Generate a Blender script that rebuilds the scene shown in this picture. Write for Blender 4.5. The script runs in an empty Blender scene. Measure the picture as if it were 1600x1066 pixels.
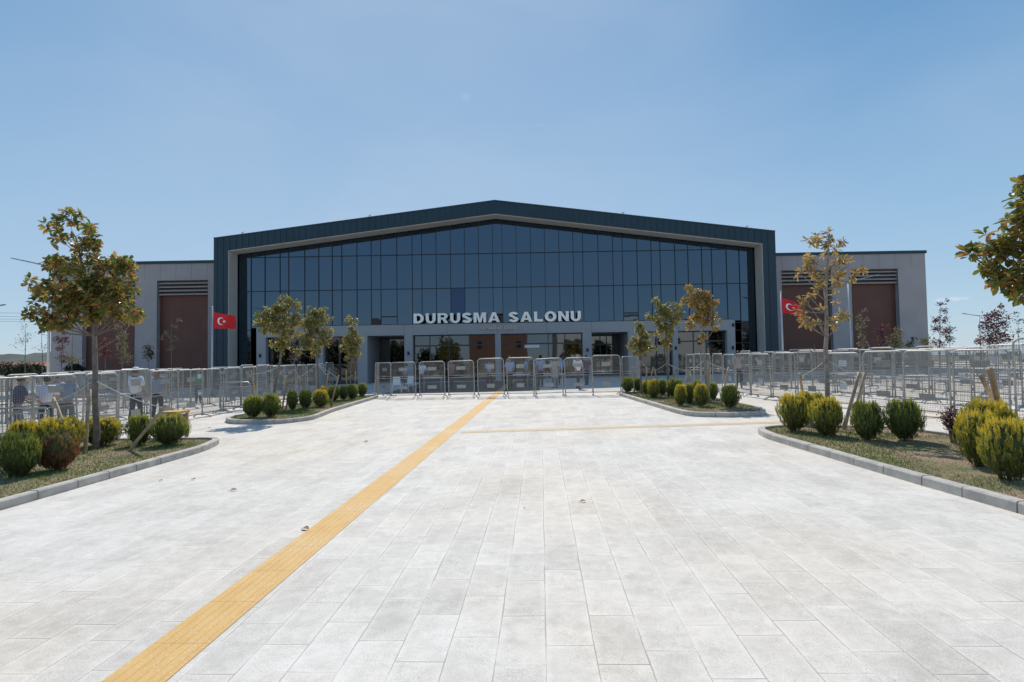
import bpy, math, random
from mathutils import Vector, Matrix
random.seed(7)
R = math.radians
sc = bpy.context.scene
col = sc.collection

# ------------------------------------------------------------------ camera
F, CX, CY, HY, ROLL, EYE = 860.0, 800.0, 533.0, 564.0, 0.015, 1.8
YAW = -math.atan(45/860.0)
pit = math.atan((HY-CY)/F)
f0 = Vector((math.sin(YAW)*math.cos(pit), math.cos(YAW)*math.cos(pit), math.sin(pit)))
r0 = Vector((math.cos(YAW), -math.sin(YAW), 0))
u0 = r0.cross(f0)
rr = r0*math.cos(ROLL) - u0*math.sin(ROLL)
uu = u0*math.cos(ROLL) + r0*math.sin(ROLL)
cam = bpy.data.cameras.new('camera'); camo = bpy.data.objects.new('camera', cam); col.objects.link(camo)
camo.matrix_world = Matrix((( rr.x, uu.x, -f0.x, 0), (rr.y, uu.y, -f0.y, 0), (rr.z, uu.z, -f0.z, EYE), (0,0,0,1)))
cam.sensor_fit = 'HORIZONTAL'; cam.sensor_width = 36; cam.lens = 36*F/1600
cam.clip_start = 0.1; cam.clip_end = 6000
sc.camera = camo

def ray0(px, py): return (f0 + rr*((px-CX)/F) - uu*((py-CY)/F))
# ------------------------------------------------------------------ world, sun, exposure
SUN_EL = R(47); SDX, SDY = 0.12, -1.0            # ground direction in which shadows fall
w = bpy.data.worlds.new('World'); sc.world = w; w.use_nodes = True
nt = w.node_tree; nt.nodes.clear()
sky = nt.nodes.new('ShaderNodeTexSky'); sky.sky_type = 'NISHITA'; sky.sun_disc = False
sky.sun_elevation = SUN_EL; sky.sun_rotation = math.atan2(-SDX, 1)
sky.altitude = 100; sky.air_density = 1.0; sky.dust_density = 0.15; sky.ozone_density = 2.0
bg = nt.nodes.new('ShaderNodeBackground'); bg.inputs['Strength'].default_value = 0.105
out = nt.nodes.new('ShaderNodeOutputWorld'); L = nt.links.new
# clear air colour by height above the horizon, blended with the physical sky, plus a faint high veil
tc = nt.nodes.new('ShaderNodeTexCoord'); sx = nt.nodes.new('ShaderNodeSeparateXYZ'); L(tc.outputs['Generated'], sx.inputs[0])
gr = nt.nodes.new('ShaderNodeValToRGB'); e = gr.color_ramp.elements
while len(e) < 6: e.new(.5)
for q, (p_, c_) in zip(e, ((0, (4.2, 5.7, 7.1)), (.06, (3.95, 5.55, 7.1)), (.22, (3.0, 4.95, 7.0)), (.44, (1.5, 3.45, 6.0)), (.7, (1.0, 2.5, 4.9)), (1, (.8, 1.9, 4.2)))):
    q.position = p_; q.color = (c_[0]/10, c_[1]/10, c_[2]/10, 1)
L(sx.outputs['Z'], gr.inputs[0])
sc10 = nt.nodes.new('ShaderNodeVectorMath'); sc10.operation = 'SCALE'; sc10.inputs['Scale'].default_value = 10; L(gr.outputs[0], sc10.inputs[0])
m0 = nt.nodes.new('ShaderNodeMixRGB'); m0.inputs[0].default_value = .22; L(sc10.outputs[0], m0.inputs[1]); L(sky.outputs[0], m0.inputs[2])
mp = nt.nodes.new('ShaderNodeMapping'); mp.inputs['Scale'].default_value = (1.2, 1.2, 3.2)
nz = nt.nodes.new('ShaderNodeTexNoise'); nz.inputs['Scale'].default_value = 1.6; nz.inputs['Detail'].default_value = 6; nz.inputs['Distortion'].default_value = .6
cr = nt.nodes.new('ShaderNodeValToRGB'); cr.color_ramp.elements[0].position = .42; cr.color_ramp.elements[1].position = .85
cr.color_ramp.elements[0].color = (0,0,0,1); cr.color_ramp.elements[1].color = (.34,.34,.34,1)
mx = nt.nodes.new('ShaderNodeMixRGB'); mx.inputs['Color2'].default_value = (4.3, 5.6, 7.3, 1)
L(tc.outputs['Generated'], mp.inputs['Vector']); L(mp.outputs[0], nz.inputs['Vector']); L(nz.outputs['Fac'], cr.inputs[0])
veil = nt.nodes.new('ShaderNodeVectorMath'); veil.operation = 'DOT_PRODUCT'; veil.inputs[1].default_value = ray0(640, 210).normalized(); L(tc.outputs['Generated'], veil.inputs[0])
vr = nt.nodes.new('ShaderNodeMapRange'); vr.interpolation_type = 'SMOOTHSTEP'; vr.inputs['From Min'].default_value = .72; vr.inputs['From Max'].default_value = 1.0; vr.inputs['To Max'].default_value = .42; L(veil.outputs['Value'], vr.inputs['Value'])
va = nt.nodes.new('ShaderNodeMath'); va.operation = 'ADD'; L(cr.outputs[0], va.inputs[0]); L(vr.outputs[0], va.inputs[1])
L(va.outputs[0], mx.inputs['Fac']); L(m0.outputs[0], mx.inputs['Color1'])
# two tiny cloud wisps low at the right and high in the middle
last = mx.outputs[0]
for (wx, wy, rx_, rz_, amt) in ((1492, 467.5, .022, .004, .75), (1418, 469, .012, .003, .3), (727, 152, .010, .005, .10), (843, 196, .012, .002, .08)):
    d_ = ray0(wx, wy).normalized(); hx_ = Vector((d_.y, -d_.x, 0)).normalized()
    dt = nt.nodes.new('ShaderNodeVectorMath'); dt.operation = 'DOT_PRODUCT'; dt.inputs[1].default_value = hx_; L(tc.outputs['Generated'], dt.inputs[0])
    def mm(op, a_, b_):
        k = nt.nodes.new('ShaderNodeMath'); k.operation = op
        for i_, v_ in enumerate((a_, b_)):
            if isinstance(v_, (int, float)): k.inputs[i_].default_value = v_
            else: L(v_, k.inputs[i_])
        return k.outputs[0]
    front = nt.nodes.new('ShaderNodeVectorMath'); front.operation = 'DOT_PRODUCT'; front.inputs[1].default_value = d_; L(tc.outputs['Generated'], front.inputs[0])
    w2 = nt.nodes.new('ShaderNodeTexNoise'); w2.inputs['Scale'].default_value = 60; w2.inputs['Detail'].default_value = 4; L(tc.outputs['Generated'], w2.inputs['Vector'])
    ax_ = mm('DIVIDE', dt.outputs['Value'], rx_); az_ = mm('DIVIDE', mm('SUBTRACT', sx.outputs['Z'], d_.z), rz_)
    rad_ = mm('SQRT', mm('ADD', mm('MULTIPLY', ax_, ax_), mm('MULTIPLY', az_, az_)), 0)
    v_ = mm('SUBTRACT', mm('MULTIPLY', w2.outputs['Fac'], 2.2), rad_); v_ = mm('MULTIPLY', mm('MAXIMUM', mm('MINIMUM', v_, 1.0), 0.0), amt)
    v_ = mm('MULTIPLY', v_, mm('GREATER_THAN', front.outputs['Value'], .5))
    q = nt.nodes.new('ShaderNodeMixRGB'); q.inputs['Color2'].default_value = (6.8, 7.6, 8.6, 1); L(v_, q.inputs['Fac']); L(last, q.inputs['Color1']); last = q.outputs[0]
L(last, bg.inputs['Color'])
L(bg.outputs[0], out.inputs[0])
sd = bpy.data.lights.new('sun', 'SUN'); so = bpy.data.objects.new('sun', sd); col.objects.link(so)
sd.energy = 4.0; sd.angle = R(0.5); sd.color = (1, .945, .86)
sdir = Vector((SDX, SDY, 0)).normalized()*math.cos(SUN_EL) + Vector((0,0,-math.sin(SUN_EL)))
so.rotation_euler = sdir.to_track_quat('-Z', 'Y').to_euler(); so.location = (0, 0, 40)
sc.view_settings.view_transform = 'Standard'; sc.view_settings.look = 'None'
sc.view_settings.exposure = 0.0; sc.view_settings.gamma = 1
sc.cycles.max_bounces = 6; sc.cycles.transparent_max_bounces = 8

# ------------------------------------------------------------------ measuring helpers
CAMP = Vector((0, 0, EYE))
def ray(px, py): return (f0 + rr*((px-CX)/F) - uu*((py-CY)/F))
_n = ray(800, 556).cross(ray(1400, 556-.028*600)); GA, GB = -_n.x/_n.z, -_n.y/_n.z
def cl(v, a, b): return max(a, min(b, v))
def gz(x, y):
    z = GA*cl(x, -45, 45) + GB*cl(y, -15, 58)
    d = max(0, math.hypot(x, y-20)-75)
    return z - min(2.5, d*0.02)
def gnd(px, py):                                  # point of the ground seen at a pixel
    d = ray(px, py); t = -EYE/(d.z - GA*d.x - GB*d.y)
    return Vector((d.x*t, d.y*t, EYE+d.z*t))
def atd(px, py, Y):                               # point at forward distance Y seen at a pixel
    d = ray(px, py); t = Y/d.y
    return Vector((d.x*t, Y, EYE+d.z*t))

# ------------------------------------------------------------------ object helpers
def tag(o, label=None, cat=None, group=None, kind=None):
    if label: o['label'] = label
    if cat: o['category'] = cat
    if group: o['group'] = group
    if kind: o['kind'] = kind
    return o
def thing(name, loc, rz, label, cat, group=None):
    o = bpy.data.objects.new(name, None); col.objects.link(o)
    o.empty_display_size = .2
    o.location = loc; o.rotation_euler = (0, 0, rz)
    return tag(o, label, cat, group)
def children(o): return [c for c in bpy.data.objects if c.parent == o]
def copy_tree(o, kids):                           # kids: nested list [(child, kids), ...]
    c = o.copy(); col.objects.link(c)
    for ch, kk in kids:
        n = copy_tree(ch, kk); n.parent = c
    return c
def tree_of(o): return [(c, tree_of(c)) for c in children(o)]
class MB:
    def __init__(s): s.v = []; s.f = []; s.mi = []
    def add(s, vs, fs, m=0):
        b = len(s.v); s.v += [tuple(v) for v in vs]
        s.f += [tuple(b+i for i in f) for f in fs]; s.mi += [m]*len(fs)
    def box(s, x0, x1, y0, y1, z0, z1, m=0):
        s.add([(x0,y0,z0),(x1,y0,z0),(x1,y1,z0),(x0,y1,z0),(x0,y0,z1),(x1,y0,z1),(x1,y1,z1),(x0,y1,z1)],
              [(0,3,2,1),(4,5,6,7),(0,1,5,4),(1,2,6,5),(2,3,7,6),(3,0,4,7)], m)
    def tube(s, pts, rad, n=8, cap=True, m=0):
        pts = [Vector(p) for p in pts]; k = len(pts)
        if not isinstance(rad, (list, tuple)): rad = [rad]*k
        vs = []; prev = None
        for i, p in enumerate(pts):
            t = (pts[min(i+1, k-1)] - pts[max(i-1, 0)])
            if t.length < 1e-9: t = Vector((0, 0, 1))
            t.normalize()
            a = prev if prev is not None else (Vector((1, 0, 0)) if abs(t.x) < .8 else Vector((0, 1, 0)))
            a = (a - t*a.dot(t)).normalized(); b = t.cross(a); prev = a
            for j in range(n):
                an = 2*math.pi*j/n
                vs.append(p + a*(rad[i]*math.cos(an)) + b*(rad[i]*math.sin(an)))
        fs = [(i*n+j, i*n+(j+1) % n, (i+1)*n+(j+1) % n, (i+1)*n+j) for i in range(k-1) for j in range(n)]
        if cap: fs += [tuple(range(n-1, -1, -1)), tuple((k-1)*n+j for j in range(n))]
        s.add(vs, fs, m)
    def ell(s, c, r, nu=12, nv=8, m=0):
        vs = [(c[0], c[1], c[2]-r[2])]
        for i in range(1, nv):
            a = math.pi*i/nv
            for j in range(nu):
                b = 2*math.pi*j/nu
                vs.append((c[0]+r[0]*math.sin(a)*math.cos(b), c[1]+r[1]*math.sin(a)*math.sin(b), c[2]-r[2]*math.cos(a)))
        vs.append((c[0], c[1], c[2]+r[2])); e = len(vs)-1
        fs = [(0, 1+(j+1) % nu, 1+j) for j in range(nu)]
        for i in range(nv-2):
            for j in range(nu):
                fs.append((1+i*nu+j, 1+i*nu+(j+1) % nu, 1+(i+1)*nu+(j+1) % nu, 1+(i+1)*nu+j))
        fs += [(e, 1+(nv-2)*nu+j, 1+(nv-2)*nu+(j+1) % nu) for j in range(nu)]
        s.add(vs, fs, m)
    def build(s, name, mats, parent=None, smooth=False, loc=None):
        me = bpy.data.meshes.new(name); me.from_pydata(s.v, [], s.f)
        if not isinstance(mats, (list, tuple)): mats = [mats]
        for m in mats: me.materials.append(m)
        if len(mats) > 1: me.polygons.foreach_set('material_index', s.mi)
        if smooth: me.polygons.foreach_set('use_smooth', [True]*len(me.polygons))
        me.update()
        o = bpy.data.objects.new(name, me); col.objects.link(o)
        if parent is not None: o.parent = parent
        if loc is not None: o.location = loc
        return o

# ------------------------------------------------------------------ materials
def newmat(name):
    m = bpy.data.materials.new(name); m.use_nodes = True
    n = m.node_tree; return m, n, n.nodes['Principled BSDF'], n.links.new
def mat(name, c, rough=.6, metal=0, var=.12, scale=6, bump=0, bscale=40, spec=None):
    m, n, p, l = newmat(name)
    p.inputs['Roughness'].default_value = rough; p.inputs['Metallic'].default_value = metal
    if spec is not None: p.inputs['Specular IOR Level'].default_value = spec
    if var:
        t = n.nodes.new('ShaderNodeTexCoord'); z = n.nodes.new('ShaderNodeTexNoise'); z.inputs['Scale'].default_value = scale
        z.inputs['Detail'].default_value = 5
        r = n.nodes.new('ShaderNodeValToRGB'); r.color_ramp.elements[0].position = .3; r.color_ramp.elements[1].position = .7
        r.color_ramp.elements[0].color = (*[v*(1-var) for v in c], 1); r.color_ramp.elements[1].color = (*[min(1, v*(1+var)) for v in c], 1)
        l(t.outputs['Object'], z.inputs['Vector']); l(z.outputs['Fac'], r.inputs[0]); l(r.outputs[0], p.inputs['Base Color'])
    else: p.inputs['Base Color'].default_value = (*c, 1)
    if bump:
        t = n.nodes.new('ShaderNodeTexCoord'); z = n.nodes.new('ShaderNodeTexNoise'); z.inputs['Scale'].default_value = bscale
        z.inputs['Detail'].default_value = 6
        b = n.nodes.new('ShaderNodeBump'); b.inputs['Strength'].default_value = bump; b.inputs['Distance'].default_value = .02
        l(t.outputs['Object'], z.inputs['Vector']); l(z.outputs['Fac'], b.inputs['Height']); l(b.outputs[0], p.inputs['Normal'])
    return m
def leafmat(name, cols, rough=.4, trans=.35):
    m, n, p, l = newmat(name)
    g = n.nodes.new('ShaderNodeNewGeometry'); r = n.nodes.new('ShaderNodeValToRGB')
    cr = r.color_ramp
    while len(cr.elements) < len(cols): cr.elements.new(.5)
    for i, (q, c) in enumerate(cols): cr.elements[i].position = q; cr.elements[i].color = (*c, 1)
    l(g.outputs['Random Per Island'], r.inputs[0]); l(r.outputs[0], p.inputs['Base Color'])
    p.inputs['Roughness'].default_value = rough
    t = n.nodes.new('ShaderNodeBsdfTranslucent'); l(r.outputs[0], t.inputs['Color'])
    mxs = n.nodes.new('ShaderNodeMixShader'); mxs.inputs[0].default_value = trans
    l(p.outputs[0], mxs.inputs[1]); l(t.outputs[0], mxs.inputs[2]); l(mxs.outputs[0], n.nodes['Material Output'].inputs['Surface'])
    return m
def M_(n, op, a=None, b=None, c=None):
    k = n.nodes.new('ShaderNodeMath'); k.operation = op
    for i, v in enumerate((a, b, c)):
        if v is None: continue
        if isinstance(v, (int, float)): k.inputs[i].default_value = v
        else: n.links.new(v, k.inputs[i])
    return k.outputs[0]
def paving_mat(name, lo, hi, wid=.30, length=.60, joint=.006):
    m, n, p, l = newmat(name); N = n.nodes.new
    t = N('ShaderNodeTexCoord'); s = N('ShaderNodeSeparateXYZ'); l(t.outputs['Object'], s.inputs[0])
    # hand laid: joints wander a little
    wn = N('ShaderNodeTexNoise'); wn.inputs['Scale'].default_value = .8; l(t.outputs['Object'], wn.inputs['Vector'])
    wob = M_(n, 'MULTIPLY', M_(n, 'SUBTRACT', wn.outputs['Fac'], .5), .03)
    x = M_(n, 'ADD', s.outputs['X'], wob)
    u = M_(n, 'DIVIDE', x, wid); cu = M_(n, 'FLOOR', u); fu = M_(n, 'FRACT', u)
    w1 = N('ShaderNodeTexWhiteNoise'); w1.noise_dimensions = '1D'; l(cu, w1.inputs['W'])
    v = M_(n, 'ADD', M_(n, 'DIVIDE', M_(n, 'ADD', s.outputs['Y'], M_(n, 'MULTIPLY', wob, -1.0)), length),
           M_(n, 'ADD', M_(n, 'MULTIPLY', M_(n, 'MODULO', cu, 2.0), .5), M_(n, 'MULTIPLY', w1.outputs['Value'], .35)))
    cv = M_(n, 'FLOOR', v); fv = M_(n, 'FRACT', v)
    du = M_(n, 'MULTIPLY', M_(n, 'MINIMUM', fu, M_(n, 'SUBTRACT', 1.0, fu)), wid)
    dv = M_(n, 'MULTIPLY', M_(n, 'MINIMUM', fv, M_(n, 'SUBTRACT', 1.0, fv)), length)
    cx = N('ShaderNodeCombineXYZ'); l(cu, cx.inputs[0]); l(cv, cx.inputs[1])
    wn2 = N('ShaderNodeTexWhiteNoise'); l(cx.outputs[0], wn2.inputs['Vector'])
    # per joint visibility: some joints filled with dust
    jn = N('ShaderNodeTexNoise'); jn.inputs['Scale'].default_value = 1.7; jn.inputs['Detail'].default_value = 3; l(t.outputs['Object'], jn.inputs['Vector'])
    jw = M_(n, 'MAXIMUM', M_(n, 'MULTIPLY', M_(n, 'SUBTRACT', jn.outputs['Fac'], .34), joint*3.4), .0006)
    ju = N('ShaderNodeMapRange'); ju.interpolation_type = 'SMOOTHSTEP'
    l(M_(n, 'MINIMUM', du, dv), ju.inputs['Value']); ju.inputs['From Min'].default_value = 0; l(jw, ju.inputs['From Max'])
    ju.inputs['To Min'].default_value = 1; ju.inputs['To Max'].default_value = 0
    joint_m = ju.outputs[0]
    # stone colour
    n1 = N('ShaderNodeTexNoise'); n1.inputs['Scale'].default_value = 1.1; n1.inputs['Detail'].default_value = 8; n1.inputs['Roughness'].default_value = .62
    n2 = N('ShaderNodeTexNoise'); n2.inputs['Scale'].default_value = 7.5; n2.inputs['Detail'].default_value = 8; n2.inputs['Roughness'].default_value = .7
    n3 = N('ShaderNodeTexNoise'); n3.inputs['Scale'].default_value = 120; n3.inputs['Detail'].default_value = 3
    vec = N('ShaderNodeVectorMath'); vec.operation = 'ADD'; l(t.outputs['Object'], vec.inputs[0])
    sc2 = N('ShaderNodeVectorMath'); sc2.operation = 'SCALE'; l(wn2.outputs['Color'], sc2.inputs[0]); sc2.inputs['Scale'].default_value = 6
    l(sc2.outputs[0], vec.inputs[1])
    l(t.outputs['Object'], n1.inputs['Vector']); l(vec.outputs[0], n2.inputs['Vector']); l(t.outputs['Object'], n3.inputs['Vector'])
    k = M_(n, 'ADD', M_(n, 'MULTIPLY', n1.outputs['Fac'], .48), M_(n, 'MULTIPLY', n2.outputs['Fac'], .55))
    k = M_(n, 'ADD', k, M_(n, 'MULTIPLY', M_(n, 'SUBTRACT', wn2.outputs['Value'], .5), .11))
    k = M_(n, 'ADD', M_(n, 'ADD', k, .035), M_(n, 'MULTIPLY', M_(n, 'SUBTRACT', n3.outputs['Fac'], .5), .60))
    ed = N('ShaderNodeMapRange'); ed.interpolation_type = 'SMOOTHSTEP'; l(M_(n, 'MINIMUM', du, dv), ed.inputs['Value']); ed.inputs['From Min'].default_value = .0; ed.inputs['From Max'].default_value = .055
    ed.inputs['To Min'].default_value = .07; ed.inputs['To Max'].default_value = 0.0; k = M_(n, 'ADD', k, ed.outputs[0])
    n6 = N('ShaderNodeTexNoise'); n6.inputs['Scale'].default_value = .55; n6.inputs['Detail'].default_value = 9; n6.inputs['Roughness'].default_value = .75; l(t.outputs['Object'], n6.inputs['Vector'])
    k = M_(n, 'SUBTRACT', k, M_(n, 'MULTIPLY', M_(n, 'MAXIMUM', M_(n, 'SUBTRACT', n6.outputs['Fac'], .54), 0.0), .9))
    r = N('ShaderNodeValToRGB'); r.color_ramp.elements[0].position = .34; r.color_ramp.elements[1].position = .72
    r.color_ramp.elements[0].color = (*lo, 1); r.color_ramp.elements[1].color = (*hi, 1); l(k, r.inputs[0])
    # warm dusty tint drifting over the plaza
    n4 = N('ShaderNodeTexNoise'); n4.inputs['Scale'].default_value = .22; n4.inputs['Detail'].default_value = 4; l(t.outputs['Object'], n4.inputs['Vector'])
    tint = N('ShaderNodeMixRGB'); tint.blend_type = 'MULTIPLY'; tint.inputs['Color2'].default_value = (1, .95, .87, 1)
    r4 = N('ShaderNodeMapRange'); r4.inputs['From Min'].default_value = .45; r4.inputs['From Max'].default_value = .7; l(n4.outputs['Fac'], r4.inputs['Value'])
    l(r4.outputs[0], tint.inputs['Fac']); l(r.outputs[0], tint.inputs['Color1'])
    # small dark pits and grime
    vo = N('ShaderNodeTexVoronoi'); vo.inputs['Scale'].default_value = 9; l(t.outputs['Object'], vo.inputs['Vector'])
    n5 = N('ShaderNodeTexNoise'); n5.inputs['Scale'].default_value = .9; n5.inputs['Detail'].default_value = 2; l(t.outputs['Object'], n5.inputs['Vector'])
    pit_ = M_(n, 'MULTIPLY', M_(n, 'LESS_THAN', vo.outputs['Distance'], .055), M_(n, 'GREATER_THAN', n5.outputs['Fac'], .55))
    mj = N('ShaderNodeMixRGB'); mj.inputs['Color2'].default_value = (lo[0]*.62, lo[1]*.60, lo[2]*.57, 1)
    l(M_(n, 'MAXIMUM', M_(n, 'MULTIPLY', joint_m, .58), M_(n, 'MULTIPLY', pit_, .6)), mj.inputs['Fac']); l(tint.outputs[0], mj.inputs['Color1'])
    l(mj.outputs[0], p.inputs['Base Color'])
    p.inputs['Roughness'].default_value = .8; p.inputs['Specular IOR Level'].default_value = .3
    b = N('ShaderNodeBump'); b.inputs['Strength'].default_value = .55; b.inputs['Distance'].default_value = .006
    hgt = M_(n, 'ADD', M_(n, 'SUBTRACT', M_(n, 'MULTIPLY', n2.outputs['Fac'], .9), M_(n, 'MULTIPLY', joint_m, 1.6)), M_(n, 'MULTIPLY', n3.outputs['Fac'], .5))
    l(hgt, b.inputs['Height']); l(b.outputs[0], p.inputs['Normal'])
    return m

MT = {}
MT['paving'] = paving_mat('paving', (.50, .466, .415), (.80, .748, .675))
MT['kerb'] = mat('kerb_concrete', (.50, .465, .41), .85, var=.22, scale=5, bump=.5, bscale=60)
def tactile(nm='tactile_yellow', wlo=.625, whi=.72, wc=.8):
    m, n, p, l = newmat(nm); N = n.nodes.new
    t = N('ShaderNodeTexCoord'); a = N('ShaderNodeTexNoise'); a.inputs['Scale'].default_value = 55; a.inputs['Detail'].default_value = 4
    b = N('ShaderNodeTexNoise'); b.inputs['Scale'].default_value = .7; b.inputs['Detail'].default_value = 5
    mpp = N('ShaderNodeMapping'); mpp.inputs['Scale'].default_value = (1.6, .8, 1); c = N('ShaderNodeTexNoise'); c.inputs['Scale'].default_value = 5; c.inputs['Detail'].default_value = 5
    l(t.outputs['Object'], a.inputs[0]); l(t.outputs['Object'], b.inputs[0]); l(t.outputs['Object'], mpp.inputs[0]); l(mpp.outputs[0], c.inputs[0])
    r1 = N('ShaderNodeValToRGB'); r1.color_ramp.elements[0].color = (.66, .385, .115, 1); r1.color_ramp.elements[1].color = (.70, .44, .15, 1)
    r1.color_ramp.elements[0].position = .35; r1.color_ramp.elements[1].position = .65; l(c.outputs['Fac'], r1.inputs[0])
    k = M_(n, 'ADD', M_(n, 'MULTIPLY', a.outputs['Fac'], .72), M_(n, 'MULTIPLY', b.outputs['Fac'], .45))
    r2 = N('ShaderNodeMapRange'); r2.inputs['From Min'].default_value = wlo; r2.inputs['From Max'].default_value = whi; r2.inputs['To Max'].default_value = wc; l(k, r2.inputs['Value'])
    mj = N('ShaderNodeMixRGB'); mj.inputs['Color2'].default_value = (.72, .62, .47, 1); l(r2.outputs[0], mj.inputs[0]); l(r1.outputs[0], mj.inputs[1])
    s = N('ShaderNodeSeparateXYZ'); l(t.outputs['Object'], s.inputs[0])
    fy = M_(n, 'FRACT', M_(n, 'DIVIDE', s.outputs['Y'], .6)); jj = M_(n, 'LESS_THAN', fy, .012)
    m2 = N('ShaderNodeMixRGB'); m2.inputs['Color2'].default_value = (.30, .19, .08, 1); l(M_(n, 'MULTIPLY', jj, .6), m2.inputs[0]); l(mj.outputs[0], m2.inputs[1])
    l(m2.outputs[0], p.inputs['Base Color']); p.inputs['Roughness'].default_value = .75
    return m
MT['tactile'] = tactile(); MT['tactile_pale'] = tactile('tactile_worn', .25, .75, .95)
MT['earth'] = mat('dry_ground', (.26, .22, .15), .95, var=.35, scale=.05)
MT['hill'] = mat('far_hills', (.075, .085, .07), .95, var=.3, scale=.02)
def turf():
    m, n, p, l = newmat('turf'); N = n.nodes.new
    t = N('ShaderNodeTexCoord'); a = N('ShaderNodeTexNoise'); a.inputs['Scale'].default_value = 1.1; a.inputs['Detail'].default_value = 8
    l(t.outputs['Object'], a.inputs[0]); r = N('ShaderNodeValToRGB')
    r.color_ramp.elements[0].position = .38; r.color_ramp.elements[0].color = (.13, .15, .055, 1)
    r.color_ramp.elements[1].position = .62; r.color_ramp.elements[1].color = (.33, .235, .145, 1)
    l(a.outputs['Fac'], r.inputs[0]); l(r.outputs[0], p.inputs['Base Color']); p.inputs['Roughness'].default_value = .95
    b = N('ShaderNodeBump'); q = N('ShaderNodeTexNoise'); q.inputs['Scale'].default_value = 35; q.inputs['Detail'].default_value = 6; l(t.outputs['Object'], q.inputs[0])
    l(q.outputs['Fac'], b.inputs['Height']); b.inputs['Distance'].default_value = .03; l(b.outputs[0], p.inputs['Normal'])
    return m
MT['turf'] = turf()
MT['blade_g'] = leafmat('grass_green', [(0, (.10, .17, .035)), (.6, (.20, .26, .07)), (1, (.36, .34, .16))], .7, .4)
MT['blade_d'] = leafmat('grass_dry', [(0, (.20, .19, .08)), (.5, (.38, .29, .17)), (1, (.50, .40, .25))], .8, .3)
MT['cladding'] = mat('dark_blue_cladding', (.019, .046, .064), .42, .2, var=.10, scale=.6)
MT['soffit'] = mat('beige_render', (.60, .54, .46), .85, var=.05, scale=2, bump=.1)
MT['charcoal'] = mat('charcoal_lining', (.018, .018, .019), .6, var=.1)
MT['panel'] = mat('grey_composite_panel', (.36, .355, .355), .45, var=.05, scale=.7)
MT['wing'] = mat('grey_render', (.375, .345, .34), .8, var=.06, scale=.9, bump=.15)
MT['brown'] = mat('brown_panel', (.135, .052, .036), .6, var=.1, scale=1.2)
MT['louvre'] = mat('louvre_metal', (.31, .255, .235), .5, .2, var=.06)
MT['seam'] = mat('panel_seam', (.05, .055, .06), .7, var=0)
def glassmat(name, c, rough=.02):
    m, n, p, l = newmat(name); p.inputs['Base Color'].default_value = (*c, 1); p.inputs['Metallic'].default_value = 1; p.inputs['Roughness'].default_value = rough
    t = n.nodes.new('ShaderNodeTexCoord'); z = n.nodes.new('ShaderNodeTexNoise'); z.inputs['Scale'].default_value = .55; b = n.nodes.new('ShaderNodeBump')
    b.inputs['Strength'].default_value = .12; b.inputs['Distance'].default_value = .02
    l(t.outputs['Object'], z.inputs[0]); l(z.outputs['Fac'], b.inputs['Height']); l(b.outputs[0], p.inputs['Normal'])
    return m
MT['glass'] = glassmat('blue_coated_glass', (.088, .122, .16))
MT['glass_dark'] = glassmat('dark_blue_glass', (.045, .065, .115))
MT['glass_low'] = glassmat('dark_entrance_glass', (.115, .125, .135))
MT['mullion'] = mat('dark_mullion', (.018, .028, .042), .4, .3, var=0)
MT['frame_grey'] = mat('grey_window_frame', (.05, .06, .08), .4, .3, var=0)
MT['steel'] = mat('brushed_steel_letter', (.80, .79, .77), .33, .9, var=.08, scale=3)
MT['copper'] = mat('small_letter_metal', (.95, .72, .58), .5, .0, var=.1)
MT['galv'] = mat('galvanised_steel', (.40, .40, .385), .45, .35, var=.12, scale=14)
MT['wire'] = mat('mesh_wire', (.27, .265, .24), .6, .0, var=0)
MT['plate'] = mat('grey_plate', (.40, .385, .35), .55, .2, var=.1)
MT['plate_w'] = mat('white_plate', (.75, .76, .78), .5, 0, var=.05)
MT['pole'] = mat('painted_pole', (.52, .53, .55), .4, .4, var=.06)
MT['lamp'] = mat('lamp_head_grey', (.30, .31, .33), .4, .3, var=.05)
MT['red'] = mat('flag_red', (.60, .005, .010), .6, var=.06)
MT['white'] = mat('white_cloth', (.80, .80, .80), .7, var=.03)
MT['wood'] = mat('stake_wood', (.42, .31, .20), .8, var=.25, scale=9, bump=.3)
MT['rope'] = mat('white_rope', (.62, .60, .56), .8, var=.1)
MT['bark'] = mat('grey_bark', (.20, .165, .135), .9, var=.3, scale=12, bump=.5, bscale=50)
MT['bark_r'] = mat('pale_bark', (.30, .26, .21), .9, var=.3, scale=12, bump=.5, bscale=50)
MT['mag'] = leafmat('magnolia_leaf', [(0, (.09, .13, .03)), (.38, (.20, .24, .055)), (.6, (.38, .32, .07)), (.84, (.50, .28, .08)), (1, (.28, .12, .06))], .25, .5)
MT['mag_g'] = leafmat('magnolia_leaf_green', [(0, (.12, .15, .04)), (.4, (.26, .28, .08)), (.7, (.46, .40, .13)), (.9, (.56, .36, .14)), (1, (.34, .18, .08))], .3, .5)
MT['mag_y'] = leafmat('magnolia_leaf_ochre', [(0, (.20, .18, .06)), (.35, (.46, .35, .11)), (.7, (.55, .34, .11)), (1, (.38, .19, .07))], .34, .42)
MT['leaf_red'] = leafmat('plum_leaf', [(0, (.07, .018, .024)), (.6, (.15, .032, .04)), (1, (.26, .09, .075))], .5, .4)
MT['leaf_pale'] = leafmat('pale_leaf', [(0, (.16, .15, .07)), (.6, (.30, .27, .14)), (1, (.38, .30, .17))], .5, .35)
MT['leaf_dk'] = leafmat('dark_leaf', [(0, (.018, .026, .014)), (.6, (.04, .055, .022)), (1, (.09, .09, .04))], .5, .25)
MT['leaf_dry'] = mat('dry_leaf', (.36, .20, .11), .7, var=.25, scale=30)
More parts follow.
